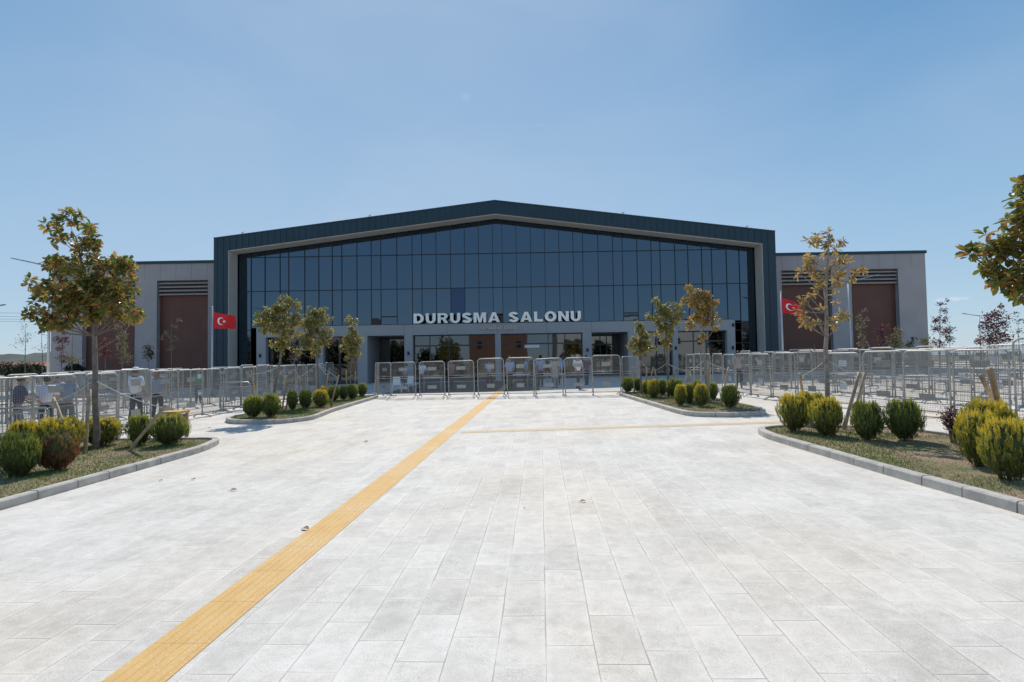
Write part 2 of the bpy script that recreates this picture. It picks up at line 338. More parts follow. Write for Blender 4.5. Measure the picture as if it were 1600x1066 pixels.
def thuja(name, top, mid, low, z0, z1):
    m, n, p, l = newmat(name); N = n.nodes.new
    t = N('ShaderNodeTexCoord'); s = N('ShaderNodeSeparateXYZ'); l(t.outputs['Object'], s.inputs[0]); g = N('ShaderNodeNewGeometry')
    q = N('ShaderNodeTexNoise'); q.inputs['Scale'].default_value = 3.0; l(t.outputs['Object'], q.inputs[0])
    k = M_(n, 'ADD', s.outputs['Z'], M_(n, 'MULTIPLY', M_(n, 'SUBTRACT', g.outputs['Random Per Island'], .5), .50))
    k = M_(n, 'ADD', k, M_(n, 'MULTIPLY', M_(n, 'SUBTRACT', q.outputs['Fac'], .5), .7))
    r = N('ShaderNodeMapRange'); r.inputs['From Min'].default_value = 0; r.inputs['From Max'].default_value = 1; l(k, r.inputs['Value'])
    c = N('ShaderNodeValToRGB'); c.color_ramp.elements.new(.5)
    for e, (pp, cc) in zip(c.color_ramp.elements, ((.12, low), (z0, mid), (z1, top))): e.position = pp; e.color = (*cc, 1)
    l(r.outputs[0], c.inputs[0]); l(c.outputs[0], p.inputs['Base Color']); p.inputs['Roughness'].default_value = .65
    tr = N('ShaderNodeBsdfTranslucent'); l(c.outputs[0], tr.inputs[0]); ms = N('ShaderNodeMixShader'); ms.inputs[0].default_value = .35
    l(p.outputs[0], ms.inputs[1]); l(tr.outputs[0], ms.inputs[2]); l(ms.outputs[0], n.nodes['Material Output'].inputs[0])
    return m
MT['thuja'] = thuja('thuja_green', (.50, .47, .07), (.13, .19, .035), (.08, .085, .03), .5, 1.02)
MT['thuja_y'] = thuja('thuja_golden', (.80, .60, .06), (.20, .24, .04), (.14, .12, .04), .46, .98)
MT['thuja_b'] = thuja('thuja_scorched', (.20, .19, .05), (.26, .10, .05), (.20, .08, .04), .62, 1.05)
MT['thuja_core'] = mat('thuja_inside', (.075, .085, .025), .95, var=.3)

# ------------------------------------------------------------------ ground and paving
def sheet(name, poly, dz, m, label=None):         # flat-shaded polygon on the ground plane (only inside the tilted plaza area)
    b = MB(); b.add([(x, y, GA*x+GB*y+dz) for x, y in poly], [tuple(range(len(poly)))])
    o = b.build(name, m); tag(o, kind='structure'); return o
g = MB()
xs = [-2600, -1200, -600, -300, -160, -110, -90, -75, -60, -45, -20, 0, 20, 45, 60, 75, 90, 110, 160, 300, 600, 1200, 2600]
ys = [-1500, -600, -300, -150, -80, -50, -30, -15, 0, 20, 40, 58, 75, 95, 120, 160, 300, 600, 1200, 3000]
for y in ys:
    for x in xs: g.v.append((x, y, gz(x, y)-.01))
nx = len(xs)
for j in range(len(ys)-1):
    for i in range(nx-1): g.f.append((j*nx+i, j*nx+i+1, (j+1)*nx+i+1, (j+1)*nx+i)); g.mi.append(0)
tag(g.build('ground', MT['earth']), kind='structure')
sheet('plaza_paving', [(-44, -14), (44, -14), (44, 57), (-44, 57)], 0, MT['paving'])
sheet('entrance_shade_sheet', [(-8.3, 28.2), (-.1, 27.6), (-.3, 40.2), (-8.6, 39.9)], .0035, mat('dark_ground_sheet', (.10, .095, .085), .6, var=.25, scale=1.5, bump=.2))  # dark sheet added to deepen the shaded ground before the entrance
# tactile strips
sA = gnd(211, 1064); sB = gnd(768, 622)
dirv = (sB-sA); dirv.z = 0; dirv.normalize(); nrm = Vector((dirv.y, -dirv.x, 0))
def strip(name, p0, p1, wd):
    d = (p1-p0); d.z = 0; ln = d.length; d.normalize()
    o = bpy.data.objects.new(name, None)
    b = MB(); h = wd/2
    b.add([(-h, 0, 0), (h, 0, 0), (h, ln, 0), (-h, ln, 0)], [(0, 1, 2, 3)])
    # raised guide ribs
    for k in range(-2, 3):
        x = k*wd/5.6
        b.box(x-.012*wd/.34, x+.012*wd/.34, 0, ln, 0, .0015)
    ob = b.build(name, MT['tactile' if name == 'tactile_strip' else 'tactile_pale'])
    rz = math.atan2(-d.x, d.y)
    z = Vector((-GA, -GB, 1)).normalized(); y = (d - z*d.dot(z)).normalized(); x = y.cross(z)
    mtx = Matrix((x, y, z)).transposed().to_4x4(); mtx.translation = Vector((p0.x, p0.y, GA*p0.x+GB*p0.y+.004)); ob.matrix_world = mtx
    tag(ob, kind='structure'); return ob
wdt = (gnd(262, 1064)-gnd(160, 1064)).x * 1.0
strip('tactile_strip', sA - dirv*3.2, sB + dirv*16, wdt*.98)
br0 = gnd(722, 675.5); br1 = gnd(1204, 660.5)
strip('tactile_branch', br0, br0 + (br1-br0)*1.9, .36)
strip('tactile_path_left', gnd(240, 653), gnd(395, 634), .36)
strip('tactile_path_right', gnd(1165, 611), gnd(1560, 657), .36)

# ------------------------------------------------------------------ planting beds
def offset(poly, d):
    n = len(poly); out = []
    for i in range(n):
        p, a, b = Vector(poly[i]), Vector(poly[i-1]), Vector(poly[(i+1) % n])
        e1 = (p-a).normalized(); e2 = (b-p).normalized()
        n1 = Vector((-e1.y, e1.x)); n2 = Vector((-e2.y, e2.x)); m = (n1+n2).normalized()
        out.append(p + m*(d/max(.4, m.dot(n1))))
    return out
def rnd_poly(poly, r=.5, k=4):
    out = []; n = len(poly)
    for i in range(n):
        p, a, b = Vector(poly[i]), Vector(poly[i-1]), Vector(poly[(i+1) % n])
        q = min(r, (p-a).length*.45, (b-p).length*.45)
        s = p+(a-p).normalized()*q; e = p+(b-p).normalized()*q
        for j in range(k+1):
            t = j/k; out.append(tuple((1-t)**2*s + 2*t*(1-t)*p + t*t*e))
    return out
def inside(poly, x, y):
    c = False; n = len(poly)
    for i in range(n):
        x1, y1 = poly[i]; x2, y2 = poly[i-1]
        if (y1 > y) != (y2 > y) and x < (x2-x1)*(y-y1)/(y2-y1)+x1: c = not c
    return c
def bed(poly, dry, nblades, lab, hmin=.02, hmax=.05):
    # poly counter-clockwise
    P = rnd_poly(poly, .45)
    inn = [tuple(v) for v in offset([Vector(p) for p in P], .13)]
    b = MB(); per = 0; seg = .62; rnd = random.Random(3)
    n = len(P); G = lambda x, y: GA*x+GB*y
    # kerb stones: follow the outline, short gaps between stones
    pts = []
    for i in range(n):
        p, q = Vector(P[i]), Vector(P[(i+1) % n]); pi, qi = Vector(inn[i]), Vector(inn[(i+1) % n]); ln = (q-p).length
        k = max(1, int(ln/.06))
        for j in range(k):
            t = j/k; pts.append((p.lerp(q, t), pi.lerp(qi, t), per + ln*t))
        per += ln
    total = per; m = len(pts)
    for i in range(m):
        a, ai, s0 = pts[i]; c, ci, s1 = pts[(i+1) % m]
        if i == m-1: s1 = total
        k0 = int(s0/seg)
        jz = random.Random(k0*7+1).uniform(-.004, .004)
        if int(s1/seg) != k0: c = a.lerp(c, .75); ci = ai.lerp(ci, .75)
        h = .125+jz; ch = .018
        def pt(o, inr, t, z):
            v = o.lerp(inr, t); return (v.x, v.y, G(v.x, v.y)+z)
        tt = ch/.13
        vs = [pt(a, ai, 0, -.05), pt(c, ci, 0, -.05), pt(c, ci, 0, h-ch), pt(a, ai, 0, h-ch), pt(a, ai, tt, h), pt(c, ci, tt, h), pt(a, ai, 1, h), pt(c, ci, 1, h), pt(a, ai, 1, -.05), pt(c, ci, 1, -.05)]
        b.add(vs, [(0, 1, 2, 3), (3, 2, 5, 4), (4, 5, 7, 6), (6, 7, 9, 8), (0, 3, 4, 6, 8), (1, 9, 7, 5, 2)])
    ko = b.build('kerb', MT['kerb']); tag(ko, kind='structure')
    # soil
    in2 = [tuple(v) for v in offset([Vector(p) for p in P], .128)]
    xs_ = [p[0] for p in in2]; ys_ = [p[1] for p in in2]
    s = MB(); cx, cy = sum(xs_)/len(xs_), sum(ys_)/len(ys_)
    s.add([(x, y, G(x, y)+.085) for x, y in in2], [tuple(range(len(in2)))])
    so_ = s.build('turf_bed', MT['turf']); tag(so_, kind='structure')
    gb = MB(); c = 0; rnd = random.Random(len(poly)+nblades)
    from mathutils import noise
    while c < nblades:
        y = min(ys_) + (max(ys_)-min(ys_))*(rnd.random())
        x = rnd.uniform(min(xs_), max(xs_))
        if y < 2.8 or not inside(in2, x, y): continue
        q = noise.noise(Vector((x*.9, y*.9, 1.3)))
        if q > .15+ (1-dry)*.4 and rnd.random() < .8: c += .5; continue
        h = rnd.uniform(hmin, hmax)*(1.0 if q < 0 else .7); a = rnd.uniform(0, 6.28); wv = .004 + .0005*y
        lx, ly = rnd.gauss(0, .5)*h, rnd.gauss(0, .5)*h
        z = G(x, y)+.082; dx, dy = math.cos(a)*wv, math.sin(a)*wv
        gb.add([(x-dx, y-dy, z), (x+dx, y+dy, z), (x+lx, y+ly, z+h)], [(0, 1, 2)], 1 if (q + rnd.gauss(0, .18) > .28-dry*.5) else 0)
        c += 1
    go = gb.build('grass', [MT['blade_g'], MT['blade_d']]); tag(go, lab, 'grass', kind='stuff')
    return P
bedLF = bed([(-6.95, 2), (-6.98, 11.2), (-7.35, 12.4), (-10.6, 12.6), (-11.0, 12.0), (-11.0, 2)], .30, 26000, 'short green turf in the near left planting bed with the dark shrubs')
bedRF = bed([(9.2, 2), (8.7, 7), (7.9, 10), (7.3, 12.0), (5.2, 12.5), (4.6, 12.2), (4.45, 11.4), (4.77, 7.7), (5.0, 5.8), (5.2, 2)], .75, 26000, 'sparse half dry turf in the near right planting bed')
bedLM = bed([(-7.0, 16.6), (-7.35, 19.3), (-7.65, 25.8), (-9.9, 26.3), (-10.0, 16.9), (-9.3, 16.0), (-7.7, 15.6)], .35, 15000, 'green turf in the far left planting bed below the three small trees')
bedRM = bed([(6.1, 15.3), (6.35, 16.2), (6.1, 24.4), (3.2, 23.7), (3.85, 16.3), (4.05, 15.3), (5.2, 14.9)], .45, 15000, 'turf in the far right planting bed below the three small trees')

# ------------------------------------------------------------------ hall building
BROT = R(2.15); BD = 40.5
BO = Vector((0, BD, 0)); bx_ = Vector((math.cos(BROT), math.sin(BROT), 0)); by_ = Vector((-math.sin(BROT), math.cos(BROT), 0))
def Bp(px, py, yb=0):
    d = ray(px, py); t = (BO + by_*yb - CAMP).dot(by_)/d.dot(by_)
    p = CAMP + d*t - BO
    return p.dot(bx_), p.z
hall = thing('assembly_hall', BO, BROT, 'wide low gabled hall with dark blue cladding frame, blue glass front and grey wings', 'building')
o_ = [Bp(334, 373), Bp(775, 314), Bp(1211, 362)]; i_ = [Bp(356, 391.5), Bp(775, 333.8), Bp(1191.7, 380.5)]
apx = (o_[0][0]+o_[2][0])/2*.3 + o_[1][0]*.7
ZB = -.6
xl, zl = o_[0]; xr, zr = o_[2]; xm, zm = apx, o_[1][1]
il, izl = i_[0]; ir, izr = i_[2]; izm = i_[1][1]
def prof_faces(b, outer, inner, y0, y1):
    # outer, inner: 5 points (bottom left, eave left, apex, eave right, bottom right)
    n = 5; vs = [(x, y0, z) for x, z in outer]+[(x, y0, z) for x, z in inner]+[(x, y1, z) for x, z in outer]+[(x, y1, z) for x, z in inner]
    fs = []
    for k in range(4):
        fs += [(k, k+5, k+6, k+1), (10+k, 11+k, 16+k, 15+k), (k, k+1, 11+k, 10+k), (5+k, 15+k, 16+k, 6+k)]
    fs += [(0, 10, 15, 5), (4, 9, 19, 14)]
    b.add(vs, fs)
outer = [(xl, ZB), (xl, zl), (xm, zm), (xr, zr), (xr, ZB)]
innr = [(il, ZB), (il, izl), (xm, izm), (ir, izr), (ir, ZB)]
def inset(pr, d): return [(pr[0][0]+d, pr[0][1]), (pr[1][0]+d, pr[1][1]-d), (pr[2][0], pr[2][1]-d), (pr[3][0]-d, pr[3][1]-d), (pr[4][0]-d, pr[4][1])]
b = MB(); prof_faces(b, outer, innr, 0, 3.0)
# standing seams on the cladding
def zout(x): return zl+(zm-zl)*(x-xl)/(xm-xl) if x < xm else zr+(zm-zr)*(xr-x)/(xr-xm)
def zin(x): return izl+(izm-izl)*(x-il)/(xm-il) if x < xm else izr+(izm-izr)*(ir-x)/(ir-xm)
x = xl+.25; k = 0
while x < xr-.1:
    lo = ZB if (x < il or x > ir) else zin(x)
    b.box(x-.014, x+.014, -.028, .0, lo+.02, zout(x)-.03); x += .475
frame_o = b.build('fascia_cladding', MT['cladding'], hall)
b = MB()   # thin roof edge flashing
for (xa, za, xb, zb_) in ((xl, zl, xm, zm), (xm, zm, xr, zr)):
    b.add([(xa, -.05, za), (xb, -.05, zb_), (xb, -.05, zb_+.07), (xa, -.05, za+.07), (xa, 3, za), (xb, 3, zb_), (xb, 3, zb_+.07), (xa, 3, za+.07)],
          [(0, 1, 2, 3), (3, 2, 6, 7), (4, 7, 6, 5), (0, 3, 7, 4), (1, 5, 6, 2), (0, 4, 5, 1)])
b.build('roof_edge', mat('roof_edge_metal', (.05, .075, .095), .4, .3, var=0), hall)
b = MB(); prof_faces(b, [(p[0], p[1]) for p in inset(innr, .003)], inset(innr, .05), .04, 1.32); b.build('soffit_lining', MT['soffit'], hall)
# roof and body behind
b = MB(); DEP = 46
b.add([(xl+.2, 3.0, ZB), (xl+.2, 3.0, zl-.1), (xm, 3.0, zm-.1), (xr-.2, 3.0, zr-.1), (xr-.2, 3.0, ZB), (xl+.2, DEP, ZB), (xl+.2, DEP, zl-.1), (xm, DEP, zm-.1), (xr-.2, DEP, zr-.1), (xr-.2, DEP, ZB)],
      [(0, 5, 6, 1), (1, 6, 7, 2), (2, 7, 8, 3), (3, 8, 9, 4), (5, 9, 8, 7, 6)])
b.build('roof', MT['cladding'], hall)
# curtain wall
GY = 1.42
gi = inset(innr, .052)
def ztop(x): return gi[1][1]+(gi[2][1]-gi[1][1])*(x-gi[1][0])/(gi[2][0]-gi[1][0]) if x < gi[2][0] else gi[3][1]+(gi[2][1]-gi[3][1])*(gi[3][0]-x)/(gi[3][0]-gi[2][0])
pxs = [392.5, 414, 437.5, 451, 476, 498, 519, 534, 557.6, 580, 595, 620, 644, 659, 681.5, 704, 726, 748, 770, 785, 807, 829.5, 851.5, 874, 896, 911, 935, 958, 973, 996, 1018, 1032, 1055, 1075.5, 1097, 1112.5, 1135.5, 1155.6]
cxs = [gi[0][0]] + [Bp(p, 425, GY)[0] for p in pxs] + [gi[4][0]]
zA = Bp(775, 396, GY)[1]; zB2 = Bp(775, 449.3, GY)[1]; CT = Bp(775, 504.5, .6)[1]; CB = Bp(775, 521.8, .6)[1]
zC = CT-.05
rg = random.Random(5)
darkcol = 16
opening = {11: Bp(607, 495, GY)[1], 29: Bp(987, 489, GY)[1], 24: Bp(885, 492, GY)[1]}
for i in range(len(cxs)-1):
    x0, x1 = cxs[i]+.02, cxs[i+1]-.02
    zf = ZB+.9 if (i < 1 or i >= len(cxs)-2) else zC
    for (za, zb_) in ((zf, zB2), (zB2, zA), (zA, 99)):
        t0, t1 = min(zb_, ztop(x0)), min(zb_, ztop(x1))
        if max(t0, t1) <= za+.05: continue
        t0 = max(t0, za+.02); t1 = max(t1, za+.02)
        b = MB(); tl = rg.gauss(0, .004); tl2 = rg.gauss(0, .004)
        cxm, czm = (x0+x1)/2, (za+t0)/2
        def yy(x, z): return GY+.02+(x-cxm)*tl+(z-czm)*tl2
        b.add([(x0, yy(x0, za), za), (x1, yy(x1, za), za), (x1, yy(x1, t1), t1), (x0, yy(x0, t0), t0)], [(0, 1, 2, 3)])
        b.build('glass_pane', MT['glass_dark'] if (i == darkcol and za == zf) else MT['glass'], hall)
b = MB()
for i, x in enumerate(cxs[1:-1]):
    b.box(x-.021, x+.021, GY-.04, GY+.05, ZB+.3 if i in (0, len(cxs)-3) else zC-.1, ztop(x)+.02)
for z in (zA, zB2): b.box(gi[0][0], gi[4][0], GY-.035, GY+.045, z-.028, z+.028)
for z in (Bp(1157, 504, GY)[1], Bp(1157, 516, GY)[1], Bp(1157, 470, GY)[1]-3.2):
    b.box(cxs[-3], gi[4][0], GY-.035, GY+.045, z-.028, z+.028); b.box(gi[0][0], cxs[1], GY-.035, GY+.045, z-.028, z+.028)
for i, z in opening.items(): b.box(cxs[i], cxs[i+1], GY-.045, GY+.045, z-.04, z+.04)
b.build('mullion_grid', MT['mullion'], hall)
b = MB(); b.add([(gi[0][0], GY+.3, ZB), (gi[4][0], GY+.3, ZB), (gi[4][0], GY+.3, gi[3][1]), (xm, GY+.3, gi[2][1]), (gi[0][0], GY+.3, gi[1][1])], [(0, 1, 2, 3, 4)])
# (body wall behind the panes, left open where the entrance recesses go in)
# entrance portal
CF = .6
def BX(px, y=CF): return Bp(px, 560, y)[0]
b = MB(); cx0, cx1 = BX(400.5), BX(1150)
b.box(cx0, cx1, CF, GY-.06, CB, CT)
b.build('canopy_beam', MT['panel'], hall)
b = MB()
for px in (503, 632, 699, 778, 855, 925, 1000, 1062): x = BX(px); b.box(x-.008, x+.008, CF-.004, CF, CB+.01, CT-.01)
b.box(cx0, cx1, CF-.012, CF, CT-.03, CT+.012)
b.build('panel_joints', MT['seam'], hall)
pil = [(400.5, 415), (493, 505), (558.5, 574), (632, 645), (774, 783), (911, 925), (982, 999), (1052, 1060), (1137, 1150)]
for k, (a, c) in enumerate(pil):
    b = MB(); dd = 3.6 if k in (2, 6) else .75
    b.box(BX(a)+(.004 if k == 0 else 0), BX(c)-(.004 if k == 8 else 0), CF+.003, CF+dd, ZB, CB); b.build('pillar', MT['panel'], hall)
# recess side walls and ceiling
for q in ((BX(574), BX(632), GY-.055, 4.3, CB+.003, CB+.2), (BX(925), BX(982), GY-.055, 4.3, CB+.003, CB+.2), (BX(632)+.01, BX(632)+.2, CF+.76, 4.3, ZB, CB), (BX(925)-.2, BX(925)-.01, CF+.76, 4.3, ZB, CB)):
    b = MB(); b.box(*q); b.build('recess_wall', MT['panel'], hall)
def glazing(pa, pb, y, muls, trans=None, m='glass_low'):
    x0, x1 = BX(pa, CF), BX(pb, CF); b = MB()
    if y > 2: x0 -= .0
    xs2 = [x0]+[Bp(p, 560, y)[0] for p in muls]+[x1]
    fr = MB(); fr.box(x0, x1, y-.05, y+.04, CB-.07, CB+.0-.003); fr.box(x0, x1, y-.05, y+.04, ZB+.3, ZB+1.1)
    for x in xs2: fr.box(x-.03, x+.03, y-.05, y+.04, ZB+1.1, CB-.07)
    if trans: zt = Bp((pa+pb)/2, trans, y)[1]; fr.box(x0+.03, x1-.03, y-.045, y+.035, zt-.05, zt+.05)
    w_ = fr.build('entrance_window', MT['frame_grey'], hall)
    for i in range(len(xs2)-1):
        t = rg.gauss(0, .003); a, c = xs2[i]+.03, xs2[i+1]-.03
        g_ = MB(); g_.add([(a, y, ZB+.9), (c, y+(c-a)*t, ZB+.9), (c, y+(c-a)*t, CB-.07), (a, y, CB-.07)], [(0, 1, 2, 3)])
        g_.build('pane', MT[m], w_)
glazing(415, 493, 1.1, [440, 466], 540)
glazing(505, 558.5, 1.1, [531])
glazing(645, 774, 1.1, [672, 702, 737], 540)
glazing(783, 911, 1.1, [820, 857, 883], 537)
glazing(999, 1052, 1.1, [1026])
glazing(1060, 1137, 1.1, [1084, 1104], 533)
glazing(574, 632, 4.2, [], None); glazing(925, 982, 4.2, [938, 948, 960], 538)
b = MB(); b.box(BX(820, 1.1), BX(843, 1.1), 1.02, 1.06, Bp(830, 543.5, 1.1)[1], Bp(830, 539, 1.1)[1]); b.build('door_notice', MT['plate_w'], hall)
# wall behind lower glazing so nothing is open
b = MB()
for a, c in ((400.5, 574), (632, 925), (982, 1150)): b.box(BX(a)+.05, BX(c)-.05, 1.5, 2.6, ZB, CB-.01)
b.box(BX(574)-.3, BX(632)+.3, 4.35, 4.5, ZB, CB+.3); b.box(BX(925)-.3, BX(982)+.3, 4.35, 4.5, ZB, CB+.3)
b.build('inner_wall', MT['charcoal'], hall)
# outside strips beside the canopy (dark glass below)
# wall lamps on the pillars
for px, py in ((406.5, 556), (497.5, 556), (638, 552), (918, 547), (1056, 544), (1145, 543.5), (1145.5, 508)):
    x, z = Bp(px, py, CF); b = MB(); b.box(x-.055, x+.055, CF-.1, CF, z-.13, z+.13); b.box(x-.07, x+.07, CF-.02, CF+.001, z-.08, z+.08)
    b.build('wall_lamp', MT['charcoal'], hall)
for px in (379, 578, 974, 1167):
    x, z = Bp(px, 350, .3); b = MB(); z = zout(x); b.tube([(x, .3, z), (x, .3, z+.32)], .025, 6); b.tube([(x-.12, .3, z+.2), (x+.12, .3, z+.3)], .018, 6); b.build('roof_bracket', MT['galv'], hall)
# wings
WY = 1.6
def wing(side, pxo, pyo, pxi, pyi, opens, tag_):
    xo = Bp(pxo, 500, WY)[0]; zt = (Bp(pxi, pyi, WY)[1]+Bp(pxo, pyo, WY)[1])/2
    xi = xl+.01 if side < 0 else xr-.01
    x0, x1 = min(xo, xi), max(xo, xi); zc = zt-.22
    ops = []
    for (a, c, pt_, pl_) in opens:
        xa, xb = sorted((Bp(a, 500, WY)[0], Bp(c, 500, WY)[0])); ops.append((xa, xb, Bp((a+c)/2, pt_, WY)[1], Bp((a+c)/2, pl_, WY+.5)[1]))
    ops.sort(); b = MB(); zt0 = sum(o[2] for o in ops)/len(ops); zl0 = sum(o[3] for o in ops)/len(ops)
    b.box(x0, x1, WY, WY+.6, zt0, zc)
    e = [x0]+[v for o in ops for v in o[:2]]+[x1]
    for k in range(0, len(e), 2): b.box(e[k], e[k+1], WY, WY+.6, ZB, zt0)
    b.add([(xo, WY+.6, ZB), (xo, DEP-8, ZB), (xo, DEP-8, zc), (xo, WY+.6, zc)], [(0, 1, 2, 3)] if side > 0 else [(3, 2, 1, 0)])
    b.build('wing_wall', MT['wing'], hall)
    b = MB(); b.box(x0-.08, x1+(.08 if side > 0 else 0), WY-.09, DEP-8, zc+.002, zt); b.build('wing_roof', MT['cladding'], hall)
    for (xa, xb, _, _) in ops:
        b = MB(); b.box(xa, xb, WY+.46, WY+.55, ZB, zl0); b.build('brown_panel', MT['brown'], hall)
        b = MB(); n = 4; h = (zt0-zl0)/n
        for k in range(n):
            z = zl0+h*k; b.add([(xa, WY+.12, z+h*.05), (xb, WY+.12, z+h*.05), (xb, WY+.12, z+h*.42), (xa, WY+.12, z+h*.42), (xa, WY+.42, z+h*.62), (xb, WY+.42, z+h*.62), (xb, WY+.42, z+h*.98), (xa, WY+.42, z+h*.98)],
              [(0, 1, 2, 3), (3, 2, 6, 7), (0, 4, 5, 1), (4, 7, 6, 5)])
        b.build('louvre', MT['louvre'], hall)
        b = MB(); b.add([(xa, WY+.5, zl0-.1), (xb, WY+.5, zl0-.1), (xb, WY+.5, zt0), (xa, WY+.5, zt0)], [(0, 1, 2, 3)]); b.build('louvre_back', MT['charcoal'], hall)
    b = MB()
    for o in ops:
        for x in (o[0], o[1]): b.box(x-.05, x+.05, WY-.012, WY+.005, ZB, zt0+.05)
        b.box(o[0]+.05, o[1]-.05, WY-.012, WY+.005, zt0, zt0+.06)
    b.build('opening_trim', MT['wing'], hall)
    b = MB()
    x = x0+1.2
    while x < x1: b.box(x-.006, x+.006, WY-.003, WY, zt0+.06, zc); x += 1.22
    b.build('wall_seams', MT['seam'], hall)
wing(1, 1449.5, 391.5, 1214, 395.5, [(1222, 1302, 421.5, 446), (1331, 1407, 421, 445)], 'r')
wing(-1, 80, 411, 333, 407, [(244, 326, 438, 463), (128, 212, 440, 464)], 'l')

# ------------------------------------------------------------------ lettering
def glyph_mesh(ch, depth):
    """heavy grotesque capitals drawn as outlines on a unit cap height"""
    w = .25
    def arc(cx, cy, rx, ry, a0, a1, n=14): return [(cx+rx*math.cos(R(a0+(a1-a0)*i/n)), cy+ry*math.sin(R(a0+(a1-a0)*i/n))) for i in range(n+1)]
    if ch == 'D': L_ = [[(0, 0), (.36, 0)]+arc(.36, .5, .46, .5, -90, 90)+[(0, 1)], [(w, .22), (w, .78), (.36, .78)]+arc(.36, .5, .20, .28, 90, -90)]
    elif ch == 'U': L_ = [[(0, 1), (0, .42)]+arc(.40, .40, .40, .42, 180, 360)+[(.80, 1), (.55, 1)]+arc(.40, .40, .15, .21, 360, 180)+[(.25, 1)]]
    elif ch == 'R': L_ = [[(0, 0), (w, 0), (w, .38), (.36, .38), (.58, 0), (.86, 0), (.62, .42)]+arc(.46, .71, .35, .29, -62, 90)+[(0, 1)], [(w, .56), (w, .81), (.44, .81)]+arc(.44, .685, .12, .125, 90, -90)]
    elif ch == 'M': L_ = [[(0, 0), (.23, 0), (.23, .70), (.40, 0), (.60, 0), (.77, .70), (.77, 0), (1.0, 0), (1.0, 1), (.65, 1), (.50, .38), (.35, 1), (0, 1)]]
    elif ch == 'A': L_ = [[(0, 0), (.26, 0), (.315, .18), (.625, .18), (.68, 0), (.94, 0), (.61, 1), (.33, 1)], [(.37, .36), (.47, .73), (.57, .36)]]
    elif ch == 'L': L_ = [[(0, 0), (.70, 0), (.70, .23), (w, .23), (w, 1), (0, 1)]]
    elif ch == 'O': L_ = [arc(.45, .5, .46, .52, 0, 360, 32)[:-1], arc(.45, .5, .20, .29, 360, 0, 28)[:-1]]
    elif ch == 'N': L_ = [[(0, 0), (.24, 0), (.24, .60), (.60, 0), (.84, 0), (.84, 1), (.60, 1), (.60, .40), (.24, 1), (0, 1)]]
    elif ch == 'S':
        c = arc(.40, .725, .265, .165, 12, 262, 14)+arc(.40, .265, .275, .165, 84, -170, 14)
        lft, rgt = [], []
        for i, p in enumerate(c):
            a, b = Vector(c[max(0, i-1)]), Vector(c[min(len(c)-1, i+1)]); d = (b-a).normalized(); nn = Vector((-d.y, d.x)); hw = .118
            lft.append(tuple(Vector(p)+nn*hw)); rgt.append(tuple(Vector(p)-nn*hw))
        L_ = [lft+rgt[::-1]]
    cu = bpy.data.curves.new('letter', 'CURVE'); cu.dimensions = '2D'; cu.fill_mode = 'BOTH'; cu.extrude = depth
    for pl in L_:
        sp = cu.splines.new('POLY'); sp.points.add(len(pl)-1); sp.use_cyclic_u = True
        for i, q in enumerate(pl): sp.points[i].co = (q[0], q[1], 0, 1)
    return cu
def text_mesh(name, s, size, depth, m, parent, thick=.0):
    if size > 5: cu = glyph_mesh(s, depth)
    else:
        cu = bpy.data.curves.new(name, 'FONT'); cu.body = s; cu.size = size; cu.extrude = depth; cu.offset = thick
        cu.align_x = 'LEFT'; cu.resolution_u = 4
    ob = bpy.data.objects.new(name, cu); col.objects.link(ob)
    dg = bpy.context.evaluated_depsgraph_get(); me = bpy.data.meshes.new_from_object(ob.evaluated_get(dg))
    col.objects.unlink(ob); bpy.data.objects.remove(ob); me.materials.clear(); me.materials.append(m)
    o = bpy.data.objects.new(name, me); col.objects.link(o); o.parent = parent
    return o
def sign(s, xa, xb, z, H, y, m, name, label, gap, thick, cat='sign'):
    t = thing(name, BO + bx_*((xa+xb)/2) + by_*y + Vector((0, 0, z)), BROT, label, cat)
    objs = []
    for ch in s:
        if ch == ' ': objs.append(None); continue
        o = text_mesh('letter', ch, 10 if H > .5 else 1.0, .05 if H > .5 else .04, m, t, thick); vs = [v.co for v in o.data.vertices]
        mnx, mxx = min(v.x for v in vs), max(v.x for v in vs); objs.append((o, mnx, mxx))
    base = {'z0': 0}
    cap = .729   # cap height of the built-in font, corrected below
    ref = [o for o in objs if o][1][0]; cap = max(v.co.y for v in ref.data.vertices)
    if H > .5: cap = 1.0
    k = H/cap
    tot = sum(((o[2]-o[1])*k + gap) if o else gap*(4.2 if H < .5 else 3.6) for o in objs) - gap
    sx = (xb-xa)/tot; x = -(xb-xa)/2
    for o in objs:
        if o is None: x += gap*(4.2 if H < .5 else 3.6)*sx; continue
        ob, a, c = o
        ob.rotation_euler = (R(90), 0, 0); ob.scale = (k*sx, k, 1); ob.location = (x-a*k*sx, 0, 0)
        x += ((c-a)*k + gap)*sx
    return t
xa, za_ = Bp(645.5, 503, .5); xb, zb_ = Bp(908, 499, .5)
sign('DURUŞMA SALONU'.replace('Ş', 'S'), xa, xb, CT+.05, Bp(776, 486, .5)[1]-Bp(776, 501.5, .5)[1], .72, MT['steel'], 'hall_sign', 'large brushed steel letters reading DURUSMA SALONU standing on the entrance beam', .115, .035)
xa, _ = Bp(750.5, 512, .57); xb, _ = Bp(807, 511, .57)
sign('VATANDAŞ GİRİŞİ', xa, xb, Bp(778, 514.7, .57)[1], .21, .555, MT['copper'], 'entrance_sign', 'small coppery letters reading VATANDAŞ GİRİŞİ on the grey entrance beam', .055, .026)

